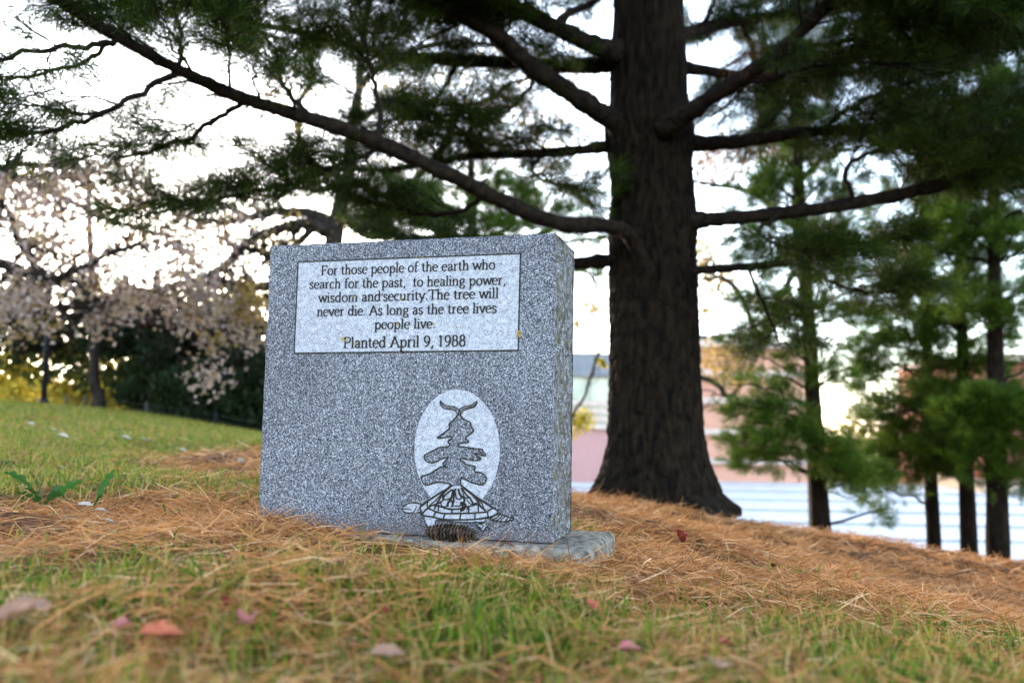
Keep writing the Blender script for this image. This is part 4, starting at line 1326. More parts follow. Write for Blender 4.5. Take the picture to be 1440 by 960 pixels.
def broad_tree(name, label, trunk, limbs, clouds, mats, bark, leaf, group=None, twigs=10, thr=-0.1, dens=1.8):
    """trunk / limbs: lists of (px, py, d, width px); clouds: (px, py, d, rx px, ry px, leaves, material index)"""
    a = np.array([np.r_[P(x, y, d), wpx / 2 * d / F_PX] for x, y, d, wpx in trunk])
    g0 = gzz(a[0, 0], a[0, 1])
    a = np.vstack([np.r_[a[0, :2], g0 - 0.1, a[0, 3] * 1.5], np.r_[a[0, :2], g0 + 0.35, a[0, 3] * 1.05], a[1:] if a[0, 2] < g0 + 0.4 else a])
    o = thing(name, label, 'tree' if 'tree' in name else 'shrub', (a[0, 0], a[0, 1], g0), 0, group)
    s_ = spline(a, 8)
    s_[:, :3] += 0.05 * np.stack([vnoise(s_[:, :3] * 1.3, 71 + q_) for q_ in range(3)], 1) * sstep(0, 0.8, s_[:, 2] - g0)[:, None]
    mb = MB()
    mb.tube(s_[:, :3], s_[:, 3] * (1 + 0.1 * vnoise(s_[:, :3] * 4, 74)), 12)
    nodes, own, woods = [s_[len(s_) // 2:, :3]], [np.full(len(s_) - len(s_) // 2, -1)], []
    for lb in limbs:
        wd = MB()
        woods.append(wd)
        q = np.array([np.r_[P(x, y, d), wpx / 2 * d / F_PX] for x, y, d, wpx in lb])
        q = spline(q, 7)
        q[:, :3] += 0.05 * np.stack([vnoise(q[:, :3] * 3.5, 75 + z_) for z_ in range(3)], 1)
        wd.tube(q[:, :3], q[:, 3], 8)
        nodes.append(q[:, :3])
        own.append(np.full(len(q), len(woods) - 1))
        for z_ in range(twigs):                                     # crooked side twigs
            i_ = int(rng.uniform(0.2, 0.99) * (len(q) - 1))
            tg = unit(q[min(i_ + 1, len(q) - 1), :3] - q[i_ - 1, :3])
            dr = unit(tg * 0.6 + rng.normal(size=3) * 0.8)
            ll = rng.uniform(0.4, 1.3)
            tw = twig(wd, q[i_, :3], q[i_, :3] + dr * ll, max(0.008, q[i_, 3] * 0.35), 0.005, n=4, wob=0.09, seg=7)
            nodes.append(tw)
            own.append(np.full(len(tw), len(woods) - 1))
            for y_ in range(2):
                b0 = tw[rng.integers(2, 6)]
                twig(wd, b0, b0 + unit(dr + rng.normal(size=3)) * ll * 0.5, 0.007, 0.003, n=3, wob=0.09, seg=5)
    nd, own = np.concatenate(nodes), np.concatenate(own)
    lv = [MB() for _ in mats]
    for (x, y, d, rx, ry, nn, mi) in clouds:
        c = P(x, y, d)
        k = d / F_PX
        nn = int(nn * dens)
        p = cloud(c, rx * k, 0.6 * (rx + ry) * k, ry * k, nn, int(x * 3 + y) % 89, thr)
        if leaf < 0.12 and len(p) > 20:
            p = p[rng.integers(0, max(6, len(p) // 13), len(p))] + rng.normal(size=p.shape) * np.array([0.13, 0.13, 0.10])
        leaves(lv[mi], p, leaf)
        for z_ in range(max(3, nn // 55)):
            q = p[rng.integers(len(p))]
            i_ = np.argmin(((nd - q) ** 2).sum(1) + rng.random(len(nd)) * 0.3)
            st_ = nd[i_]
            if np.linalg.norm(q - st_) < 3.5:
                twig(woods[own[i_]] if own[i_] >= 0 else mb, st_, q, 0.012, 0.004, n=4, wob=0.08, seg=6)
    mb.build('trunk', bark, o, smooth=True)
    for wd in woods:
        wd.build('limb', bark, o, smooth=True)
    for q_, mb in zip(mats, lv):
        if mb.n:
            mb.build('crown', q_, o)
    return o


broad_tree('oak_tree', 'old oak with twisted grey limbs behind the memorial stone',
           [(468, 610, 15, 34), (462, 480, 15, 32), (464, 380, 15, 30), (470, 320, 15, 24), (486, 250, 15, 18), (497, 180, 15, 15), (506, 100, 15, 12), (520, 0, 15, 9), (540, -120, 15, 5)],
           [[(470, 330, 15, 22), (440, 318, 14.8, 18), (400, 318, 14.6, 14), (360, 335, 14.4, 12), (330, 360, 14.2, 10), (310, 380, 14, 6)],
            [(472, 322, 15, 22), (440, 300, 15.2, 16), (395, 300, 15.4, 13), (350, 308, 15.6, 11), (300, 312, 15.8, 8), (240, 300, 16, 5)],
            [(470, 400, 15, 22), (430, 402, 14.8, 18), (380, 402, 14.6, 15), (330, 404, 14.4, 11), (270, 395, 14.2, 7)],
            [(466, 440, 15, 26), (420, 452, 14.8, 24), (370, 462, 14.5, 22), (310, 465, 14.3, 20), (250, 462, 14, 17), (190, 452, 13.8, 13), (130, 440, 13.6, 9), (60, 452, 13.4, 5)],
            [(490, 245, 15, 16), (530, 272, 15, 13), (560, 268, 15.1, 11), (600, 235, 15.2, 10), (632, 195, 15.3, 10), (640, 160, 15.3, 10), (658, 148, 15.3, 9), (690, 140, 15.4, 8), (715, 118, 15.5, 6), (760, 110, 15.6, 4)],
            [(500, 170, 15, 12), (540, 150, 15.2, 10), (590, 165, 15.4, 8), (650, 190, 15.5, 7), (700, 205, 15.6, 6), (740, 195, 15.6, 4)],
            [(486, 250, 15, 14), (450, 235, 15, 11), (425, 200, 15, 9), (420, 150, 15, 8), (440, 110, 15, 6), (430, 60, 15, 4)],
            [(478, 300, 15, 14), (520, 330, 15, 12), (600, 335, 15.2, 9), (700, 330, 15.4, 7), (790, 340, 15.5, 5), (850, 330, 15.6, 4)],
            [(470, 362, 15, 18), (432, 350, 14.9, 14), (392, 362, 14.8, 11), (352, 350, 14.7, 9), (305, 334, 14.6, 6)],
            [(442, 318, 14.8, 12), (414, 344, 14.7, 10), (386, 350, 14.6, 8), (366, 374, 14.5, 5)],
            [(350, 308, 15.6, 11), (312, 288, 15.6, 9), (262, 285, 15.6, 7), (205, 262, 15.6, 4)],
            [(425, 402, 14.8, 13), (372, 420, 14.7, 11), (325, 424, 14.6, 9), (280, 440, 14.5, 6)],
            [(486, 250, 15, 11), (455, 270, 15, 9), (420, 262, 15, 8), (385, 278, 15, 6), (350, 268, 15, 4)],
            [(700, 330, 15.4, 7), (760, 370, 15.4, 6), (820, 380, 15.4, 5), (842, 410, 15.4, 4)],
            [(505, 120, 15, 12), (560, 80, 15.3, 9), (640, 60, 15.5, 7), (730, 70, 15.6, 5)]],
           [(640, 170, 15.4, 120, 70, 340, 0), (720, 190, 15.6, 80, 60, 240, 0), (560, 130, 15.3, 90, 60, 220, 0), (430, 160, 15, 80, 60, 160, 0), (400, 340, 14.7, 60, 40, 160, 0), (330, 400, 14.4, 50, 30, 160, 1), (830, 420, 15.5, 30, 40, 80, 0), (560, 230, 15, 80, 40, 160, 0), (740, 120, 15.6, 80, 50, 160, 0), (770, 240, 15.6, 70, 50, 200, 0), (800, 130, 15.7, 50, 60, 150, 0), (690, 260, 15.5, 80, 40, 160, 0), (400, 250, 15, 80, 40, 120, 0), (510, 315, 15.2, 60, 28, 150, 0), (350, 440, 14.6, 36, 50, 200, 0)],
           [M['ochre_leaf'], M['pale_leaf']], M['oak_bark'], 0.085, twigs=34, dens=2.6)
broad_tree('oak_tree', 'wide oak full of pale dry leaves over the lawn on the left',
           [(-150, 640, 12, 44), (-140, 520, 12, 42), (-120, 430, 12, 38), (-90, 360, 12, 30), (-50, 250, 12, 22), (-20, 120, 12, 12)],
           [[(-120, 420, 12, 26), (-60, 380, 11.8, 22), (0, 368, 11.6, 18), (45, 388, 11.5, 14), (90, 388, 11.4, 11), (140, 360, 11.3, 8), (200, 345, 11.2, 5)],
            [(-90, 360, 12, 18), (-40, 330, 11.8, 14), (0, 300, 11.7, 9), (12, 250, 11.7, 8), (18, 210, 11.7, 5)],
            [(10, 290, 11.7, 8), (25, 330, 11.6, 9), (50, 372, 11.5, 9), (75, 390, 11.4, 6)],
            [(-100, 400, 12, 18), (-30, 440, 12, 15), (60, 440, 12, 13), (150, 420, 12.2, 10), (240, 400, 12.4, 8), (320, 380, 12.6, 4)],
            [(-60, 270, 12, 14), (10, 235, 12, 10), (90, 232, 12, 8), (160, 245, 12.1, 6), (230, 262, 12.2, 4)],
            [(-60, 280, 12, 16), (20, 250, 12.2, 12), (90, 280, 12.4, 9), (160, 310, 12.6, 7), (240, 330, 12.8, 5)]],
           [(90, 350, 11.6, 110, 70, 900, 0), (200, 390, 11.8, 110, 70, 850, 0), (110, 420, 11.6, 120, 50, 620, 0), (290, 420, 12.2, 80, 50, 480, 0), (250, 330, 12.2, 80, 60, 620, 0), (60, 270, 11.8, 80, 60, 760, 0), (160, 260, 12, 90, 50, 700, 0), (300, 290, 12.4, 70, 40, 300, 0), (110, 245, 12, 90, 36, 520, 0), (220, 275, 12.2, 80, 36, 420, 0), (330, 460, 12.6, 44, 44, 260, 0), (30, 420, 11.6, 80, 50, 460, 0), (300, 520, 12.6, 50, 40, 160, 0), (330, 350, 12.6, 40, 40, 160, 0),
            (240, 300, 12.6, 90, 60, 160, 1), (100, 320, 12, 120, 90, 260, 1), (330, 430, 12.8, 44, 60, 420, 1), (30, 450, 12.2, 60, 30, 120, 1)],
           [M['pale_leaf'], M['ochre_leaf']], M['oak_bark'], 0.095, twigs=26, dens=1.0, thr=0.05)
# dark evergreens and backlit yellow trees beyond the lawn
broad_tree('cedar_shrub', 'broad dark evergreen shrub beyond the lawn beside the left edge of the stone', [(330, 620, 17, 26), (330, 560, 17, 20), (330, 480, 17, 10)], [],
           [(300, 560, 16.5, 80, 60, 2600, 0), (360, 560, 16.5, 80, 80, 2600, 0), (260, 520, 17, 50, 50, 1000, 0), (330, 500, 17, 80, 40, 1200, 0), (420, 560, 16.6, 90, 90, 1400, 0), (285, 600, 16.3, 60, 30, 800, 0)], [M['dark_leaf']], M['far_bark'], 0.14, thr=-0.4, dens=2.4)
broad_tree('evergreen_tree', 'dark evergreen tree with a pale trunk foot beyond the lawn', [(222, 592, 16.5, 26), (220, 540, 16.5, 22), (222, 460, 16.5, 18), (225, 380, 16.5, 10)],
           [[(222, 480, 16.5, 14), (180, 450, 16.5, 9), (130, 430, 16.5, 5)], [(222, 500, 16.5, 14), (262, 470, 16.5, 9), (300, 450, 16.5, 5)]],
           [(220, 500, 16.6, 60, 50, 1300, 0), (170, 450, 17, 60, 36, 700, 0), (240, 440, 17, 70, 40, 900, 0), (190, 550, 16.8, 30, 26, 260, 0), (150, 478, 16.9, 70, 24, 420, 0), (40, 470, 17, 50, 28, 360, 0), (330, 455, 16.8, 60, 26, 500, 0), (20, 410, 17, 50, 30, 220, 0), (252, 560, 16.4, 36, 40, 600, 0)], [M['dark_leaf']], M['far_bark'], 0.14, dens=2.2)
broad_tree('thin_tree', 'slender straight trunked tree at the far edge of the lawn', [(137, 590, 16, 16), (135, 540, 16, 14), (132, 480, 16, 13), (128, 400, 16, 11), (124, 300, 16, 8), (122, 200, 16, 4)],
           [[(130, 450, 16, 7), (100, 420, 16, 5), (60, 410, 16, 3)], [(132, 470, 16, 7), (170, 430, 16, 5), (200, 420, 16, 3)]],
           [(70, 440, 17, 80, 40, 800, 0), (150, 420, 17, 60, 40, 500, 0), (40, 480, 17.5, 50, 36, 340, 0), (170, 480, 17.5, 30, 24, 160, 0), (100, 500, 17.5, 30, 24, 130, 1), (20, 520, 18, 36, 26, 160, 1), (100, 515, 17.6, 80, 40, 420, 0), (190, 535, 17.4, 40, 34, 260, 0), (60, 555, 18, 80, 20, 240, 1), (150, 560, 18, 50, 20, 160, 1)], [M['olive_leaf'], M['yellow_leaf']], M['far_bark'], 0.14, dens=2.6)
for x_, d_, lab in ((20, 24, 'yellow autumn tree at the far left, glowing against the low sun'), (165, 26, 'small yellow-green tree glowing behind the slender trunk on the left'), (270, 28, 'yellow-green tree behind the dark shrub beyond the lawn')):
    broad_tree('autumn_tree', lab, [(x_, 590, d_, 12), (x_ + 2, 530, d_, 10), (x_ + 4, 460, d_, 6)], [],
               [(x_ - 20, 545, d_, 60, 40, 900, 0), (x_ + 40, 550, d_, 50, 34, 700, 0), (x_, 490, d_, 50, 30, 320, 0), (x_ + 10, 570, d_ - 1, 70, 18, 600, 1)], [M['yellow_leaf'], M['olive_leaf']], M['far_bark'], 0.16, 'autumn trees beyond the lawn')
broad_tree('autumn_tree', 'bare brown autumn tree rising between the big pine and the young pine', [(1146, 660, 20, 18), (1140, 500, 20, 17), (1128, 400, 20, 16), (1120, 300, 20, 13), (1122, 200, 20, 9), (1126, 100, 20, 5)],
           [[(1114, 420, 20, 12), (1070, 470, 19.5, 9), (1030, 400, 19, 7), (990, 390, 18.6, 5)], [(1118, 320, 20, 11), (1070, 280, 20, 9), (1030, 262, 20, 7), (980, 255, 20, 5), (930, 240, 20, 3)],
            [(1116, 380, 20, 10), (1040, 545, 19, 8), (1000, 535, 18, 8), (960, 520, 17.5, 6)], [(1120, 260, 20, 9), (1160, 220, 20, 7), (1200, 210, 20, 4)], [(1121, 240, 20, 9), (1090, 210, 20, 7), (1040, 200, 20, 5), (1000, 215, 20, 3)]],
           [(1050, 215, 20, 80, 24, 500, 0), (1110, 215, 20, 60, 36, 500, 0), (1000, 240, 20, 50, 24, 220, 0), (1020, 390, 19.5, 50, 40, 220, 1), (990, 380, 19, 30, 40, 130, 1), (1020, 510, 18.5, 50, 36, 260, 1), (985, 350, 19, 30, 20, 80, 2), (1160, 300, 20, 50, 40, 160, 1), (1000, 440, 19, 30, 26, 70, 1)],
           [M['pale_leaf'], M['ochre_leaf'], M['yellow_leaf']], M['oak_bark'], 0.12, twigs=8)
broad_tree('small_tree', 'small yellow leaved tree peeping out between the stone and the big trunk', [(790, 690, 22, 10), (792, 640, 22, 9), (800, 590, 22, 6)],
           [[(800, 590, 22, 5), (820, 560, 21, 4), (840, 500, 20, 4), (845, 495, 19.8, 3)]],
           [(818, 590, 22, 22, 18, 130, 0), (795, 600, 22, 26, 26, 140, 0), (838, 512, 20.5, 16, 10, 46, 0), (812, 455, 21, 14, 10, 30, 1), (835, 430, 21, 14, 10, 26, 1)], [M['yellow_leaf'], M['ochre_leaf']], M['far_bark'], 0.12, twigs=4)

# ------------------------------------------------------------------ buildings beyond the slope
bd = 50.0
yh = horizon


def pz(px, py, d):
    q = P(px, py, d)
    return q


def slabx(mb, x0, x1, y0, y1, d, depth, mi=0):
    """upright box whose front, seen from the camera, fills px x0..x1, y0..y1 at distance d"""
    a, b_ = P(x0, y1, d), P(x1, y0, d)
    mb.box((a[0], a[1], min(a[2], b_[2])), (b_[0], a[1] + depth, b_[2]), mi=mi)


pbg = thing('brick_building', 'long pale pink brick building with stone bands behind the big pine', 'building', tuple(P(1020, 690, bd)[:2]) + (-4.0,))
wb = MB()
slabx(wb, 896, 1142, 484, 760, bd, 14)
wb.build('wall', M['pink_brick'], pbg)
for yy in (524, 563, 607, 648):
    sbm = MB()
    slabx(sbm, 895, 1143, yy - 1.7, yy + 1.7, bd - 0.06, 0.4)
    sbm.build('stone_band', M['stone_band'], pbg)
cp_ = MB()
slabx(cp_, 894, 1144, 480, 485, bd - 0.12, 14.4)
cp_.build('coping', M['stone_band'], pbg)
for x0, x1 in ((978, 996), (999, 1019), (1040, 1058)):
    ub = MB()
    slabx(ub, x0, x1, 470, 480.5, bd + 3, 2.2)
    u_ = ub.build('rooftop_unit', M['grey_panel'], pbg)
    gl = MB()
    for q_ in range(4):
        xa = x0 + 1 + q_ * (x1 - x0 - 2) / 4
        slabx(gl, xa, xa + (x1 - x0 - 2) / 4 - 1.2, 472, 479, bd + 2.94, 0.05)
    gl.build('louvre', M['post'], u_)
wing = MB()
WD = 47.0
slabx(wing, 690, 902, 600, 760, WD, 12)
wing.build('wing_wall', M['mauve_brick'], pbg)
w2 = MB()
slabx(w2, 690, 901, 497, 526, WD + 0.1, 11.5)
w2.build('fascia', M['grey_panel'], pbg)
w3 = MB()
slabx(w3, 690, 901, 526, 600, WD + 0.4, 11)
wf = w3.build('window_strip', M['glass'], pbg)
mu = MB()
for xx in range(700, 900, 26):
    slabx(mu, xx - 0.7, xx + 0.7, 526, 600, WD + 0.3, 0.09)
for yy in (526.5, 566, 577, 588, 599):
    slabx(mu, 690, 901, yy - 1.3, yy + 1.3, WD + 0.26, 0.1)
mu.build('window_frame', M['stone_band'], wf)
rbd = thing('brick_building', 'red brick building at the right edge behind the young pines', 'building', tuple(P(1450, 600, 62)[:2]) + (-4.0,))
rb = MB()
slabx(rb, 1390, 1600, 505, 740, 62, 14)
rb.build('wall', M['red_brick'], rbd)
rb = MB()
slabx(rb, 1387, 1603, 500, 506, 61.8, 14.4)
rb.build('coping', M['stone_band'], rbd)
for xx in (1408, 1440, 1472, 1504):
    wn = MB()
    slabx(wn, xx, xx + 16, 556, 590, 61.9, 0.2)
    wo = wn.build('window', M['glass'], rbd)
    wn = MB()
    slabx(wn, xx - 1.5, xx + 17.5, 590, 592.5, 61.8, 0.3)
    wn.build('sill', M['stone_band'], wo)
kb = thing('low_building', 'low beige building with a red roof edge beyond the terrace', 'building', tuple(P(1360, 720, 46)[:2]) + (-4.0,))
k1 = MB()
slabx(k1, 1276, 1345, 702, 760, 46, 5)
slabx(k1, 1385, 1480, 672, 760, 45, 5)
k1.build('wall', M['beige'], kb)
k2 = MB()
slabx(k2, 1268, 1352, 692, 702, 45.6, 5.8)
slabx(k2, 1380, 1485, 664, 672, 44.6, 5.8)
k2.build('roof', M['red_roof'], kb)
for xx in (1288, 1318, 1400, 1430):
    wn = MB()
    slabx(wn, xx, xx + 14, 712 if xx < 1380 else 688, 726 if xx < 1380 else 706, (46 if xx < 1380 else 45) - 0.05, 0.2)
    wn.build('window', M['glass'], kb)

# far wood closing the view
fw = MB()
for px in range(-900, 2500, 42):
    d = 95 + rng.uniform(-8, 14)
    top = 545 + rng.uniform(-22, 24) + (25 if 1140 < px < 1260 else 0)
    c = P(px, (top + 690) / 2, d)
    k = d / F_PX
    leaves(fw, cloud(c, 40 * k, 3, (690 - top) / 2 * k, 460, px % 83, -0.5, 0.5), 0.85)
tag(fw.build('far_wood', M['ochre_leaf']), kind='stuff')

# ------------------------------------------------------------------ lamp post and wire fence on the lawn's far edge
lp = P(61, 572, 15)
g0 = gzz(lp[0], lp[1])
post = thing('lamp_post', 'slim dark metal post standing on the lawn at the far left', 'post', (lp[0], lp[1], g0))
mb = MB()
top = P(72, 380, 15)
mb.tube([[lp[0], lp[1], g0 - 0.05], lp * 0.5 + top * 0.5, top], [0.048, 0.045, 0.042], 14)
mb.build('pole', M['post'], post, smooth=True)
mb = MB()
mb.tube([[lp[0], lp[1], g0 - 0.02], [lp[0], lp[1], g0 + 0.10], [lp[0], lp[1], g0 + 0.13]], [0.085, 0.08, 0.05], 16)
mb.build('base_collar', M['post'], post, smooth=True)
fence = thing('wire_fence', 'low wire fence on short thin posts beyond the lawn', 'fence', tuple(P(200, 585, 15.5)[:2]) + (0.1,))
fp = []
for x_, d_ in ((-20, 15.6), (92, 15.6), (118, 15.6), (205, 15.5), (303, 15.0), (372, 14.6)):
    q = P(x_, 590, d_)
    z0 = gzz(q[0], q[1])
    fp.append(np.array([q[0], q[1], z0]))
    mb = MB()
    mb.tube([[q[0], q[1], z0 - 0.05], [q[0], q[1], z0 + 0.20], [q[0], q[1], z0 + 0.24]], [0.028, 0.026, 0.012], 8)
    mb.build('fence_post', M['post'] if x_ > 300 else M['wire'], fence)
mb = MB()
for h_ in (0.08, 0.18):
    for a, b_ in zip(fp[:-1], fp[1:]):
        t = np.linspace(0, 1, 7)[:, None]
        q = a + (b_ - a) * t + np.array([0, 0, h_])
        mb.tube(q, 0.0032, 4)
mb.build('wire', M['wire'], fence)

# ------------------------------------------------------------------ small things on the ground
# pine cone lying against the stone under the turtle
ca, cb = on_face(606, 752, 0.036), on_face(673, 757, 0.036)
ca[2], cb[2] = 0.015, 0.014
cone = MB()
ax = unit(cb - ca)
L_ = np.linalg.norm(cb - ca)
n1_ = unit(np.cross(ax, [0, 0, 1.0]))
n2_ = np.cross(n1_, ax)


def crad(t):
    return 0.0195 * (math.sin(math.pi * min(1, (t * 0.86 + 0.12))) ** 0.6)


cone.tube([ca + ax * L_ * t for t in np.linspace(0, 1, 9)], [0.55 * crad(t) for t in np.linspace(0, 1, 9)], 10)
NROW, NPER = 15, 8
for r_i in range(NROW):
    t = 0.03 + 0.93 * r_i / (NROW - 1)
    cr_ = crad(t)
    for c_i in range(NPER):
        ph = 2 * math.pi * (c_i + 0.5 * (r_i % 2)) / NPER + 0.25 * math.sin(r_i * 1.7)
        rad = math.cos(ph) * n1_ + math.sin(ph) * n2_
        tan = -math.sin(ph) * n1_ + math.cos(ph) * n2_
        c0 = ca + ax * L_ * t + rad * 0.35 * cr_
        dr = unit(rad * 0.85 + ax * 0.75)
        ln_s = (0.80 * cr_ + 0.003) * rng.uniform(0.9, 1.1)
        w_ = 0.95 * cr_ * math.sin(math.pi / NPER) * 1.15
        nn_ = unit(np.cross(tan, dr))
        tip = c0 + dr * ln_s
        v = np.array([c0 - tan * w_ * .5, c0 + tan * w_ * .5, tip + tan * w_ - dr * ln_s * .25, tip + tan * w_ * .55 + dr * .001 + nn_ * .0008, tip + dr * .003 + nn_ * .0016, tip - tan * w_ * .55 + dr * .001 + nn_ * .0008, tip - tan * w_ - dr * ln_s * .25])
        v2 = v - nn_ * 0.0015
        cone.add(np.concatenate([v, v2]), [[0, 1, 2], [0, 2, 6], [2, 3, 4], [2, 4, 6], [4, 5, 6], [9, 8, 7], [13, 9, 7], [11, 10, 9], [13, 11, 9], [13, 12, 11]])
        cone.add(np.concatenate([v, v2]), [[1, 8, 9, 2], [2, 9, 10, 3], [3, 10, 11, 4], [4, 11, 12, 5], [5, 12, 13, 6], [6, 13, 7, 0]])
tag(cone.build('pine_cone', M['cone'], loc=tuple((ca + cb) / 2)), 'long dark brown pine cone lying against the stone under the turtle carving', 'pine cone')

# curved reddish twig on the slab
M['twig'] = noisy('red_brown_twig', (0.09, 0.03, 0.018), (0.15, 0.06, 0.035), 40)
mb = MB()
mb.tube(spline(np.array([on_face(703, 773, .045), on_face(712, 763, .05), on_face(722, 758.5, .05), on_face(733, 766, .05), on_face(737, 773, .055)]), 5), 0.0018, 6)
mb.tube(spline(np.array([on_face(722, 758.5, .05), on_face(724, 752, .045), on_face(721, 748, .04)]), 4), 0.0012, 5)
tag(mb.build('twig', M['twig'], smooth=True, loc=tuple(on_face(720, 770, .05))), 'thin curved reddish twig on the concrete slab', 'twig')

# weeds with lobed leaves at the left
def weed_leaf(mb, a, tip, width, seed, droop=0.0):
    a, tip = np.asarray(a, float), np.asarray(tip, float)
    r = np.random.default_rng(seed)
    n_ = 19
    t = np.linspace(0, 1, n_)
    mid = a + (tip - a) * t[:, None]
    mid[:, 2] += np.linalg.norm(tip - a) * (0.10 + droop) * np.sin(t * math.pi)
    ax_ = unit(tip - a)
    lat = unit(np.cross(ax_, [0.1, 1.0, 0.45]))
    tooth = 0.3 + 0.7 * np.abs(np.sin(t * math.pi * 4.5 + r.random()))
    wv = width * np.sin(np.clip(t, 0.03, 0.99) * math.pi) ** 0.6 * (0.35 + 0.65 * t) * tooth
    up_ = np.cross(lat, ax_)
    l_ = mid + lat * wv[:, None] + up_ * (0.35 * wv)[:, None]
    r_ = mid - lat * wv[:, None] + up_ * (0.35 * wv)[:, None]
    v = np.stack([l_, mid, r_], 1).reshape(-1, 3)
    k = np.arange(n_ - 1) * 3
    mb.add(v, np.concatenate([np.stack([k, k + 1, k + 4, k + 3], 1), np.stack([k + 1, k + 2, k + 5, k + 4], 1)]))


def weed(name, label, base_px, tips, wpx):
    d0 = base_px[2]
    b0 = P(*base_px)
    b0[2] = gzz(b0[0], b0[1]) + 0.005
    o = thing(name, label, 'weed', tuple(b0))
    for i_, (x, y, d, wf_) in enumerate(tips):
        mb = MB()
        weed_leaf(mb, b0 + rng.normal(size=3) * 0.004, P(x, y, d), wpx * wf_, i_ + 3)
        mb.build('leaf', M['weed'], o, smooth=True)
    return o


weed('weed', 'low green weed with jagged leaves spread flat at the far left', (62, 697, 2.32), [(6, 664, 2.40, 0.8), (30, 686, 2.2, 0.9), (114, 676, 2.36, 0.8), (92, 699, 2.2, 0.9), (48, 678, 2.5, 1.0), (84, 684, 2.45, 1.0), (20, 692, 2.25, 0.7)], 0.024)
weed('weed', 'single upright dandelion leaf with a pale midrib left of the stone', (133, 706, 2.28), [(160, 660, 2.33, 1.0), (148, 700, 2.15, 0.5)], 0.017)
weed('weed', 'tiny dark green weed in the needles close to the left edge of the stone', (232, 722, 2.2), [(230, 708, 2.2, 0.7), (252, 726, 2.15, 0.7), (240, 733, 2.12, 0.6), (268, 724, 2.15, 0.5)], 0.011)


# fallen leaves: one object each
def leaf_mesh(mb, c, size, yaw, pitch, roll, curl, lobes=0):
    n_, m_ = 15, 5
    t = np.linspace(0, 1, n_)
    w_ = np.sin(np.clip(t, 0.02, 0.98) * math.pi) ** 0.75 * 0.34
    if lobes:
        w_ = w_ * (0.62 + 0.5 * np.abs(np.sin(t * math.pi * lobes)))
    u = np.linspace(-1, 1, m_)
    X_ = (t[:, None] - 0.5) + 0 * u
    Y_ = w_[:, None] * u
    Z_ = curl * (u ** 2) * w_[:, None] * 1.6 + curl * 0.5 * (t[:, None] - 0.5) ** 2 + 0.02 * np.sin(t[:, None] * 17 + u * 3)
    p = np.stack([X_, Y_, Z_], -1).reshape(-1, 3) * size
    R_ = np.array(Matrix.Rotation(yaw, 3, 'Z') @ Matrix.Rotation(pitch, 3, 'Y') @ Matrix.Rotation(roll, 3, 'X'))
    p = p @ R_.T + c
    i_ = np.arange(n_ * m_).reshape(n_, m_)
    mb.add(p, np.stack([i_[:-1, :-1], i_[:-1, 1:], i_[1:, 1:], i_[1:, :-1]], -1).reshape(-1, 4))
    st = np.array([[-0.5, 0, curl * 0.12], [-0.62, 0.02, 0.02], [-0.75, 0.05, 0.03]]) * size
    mb.tube(st @ R_.T + c, [0.012 * size, 0.010 * size, 0.008 * size], 5)


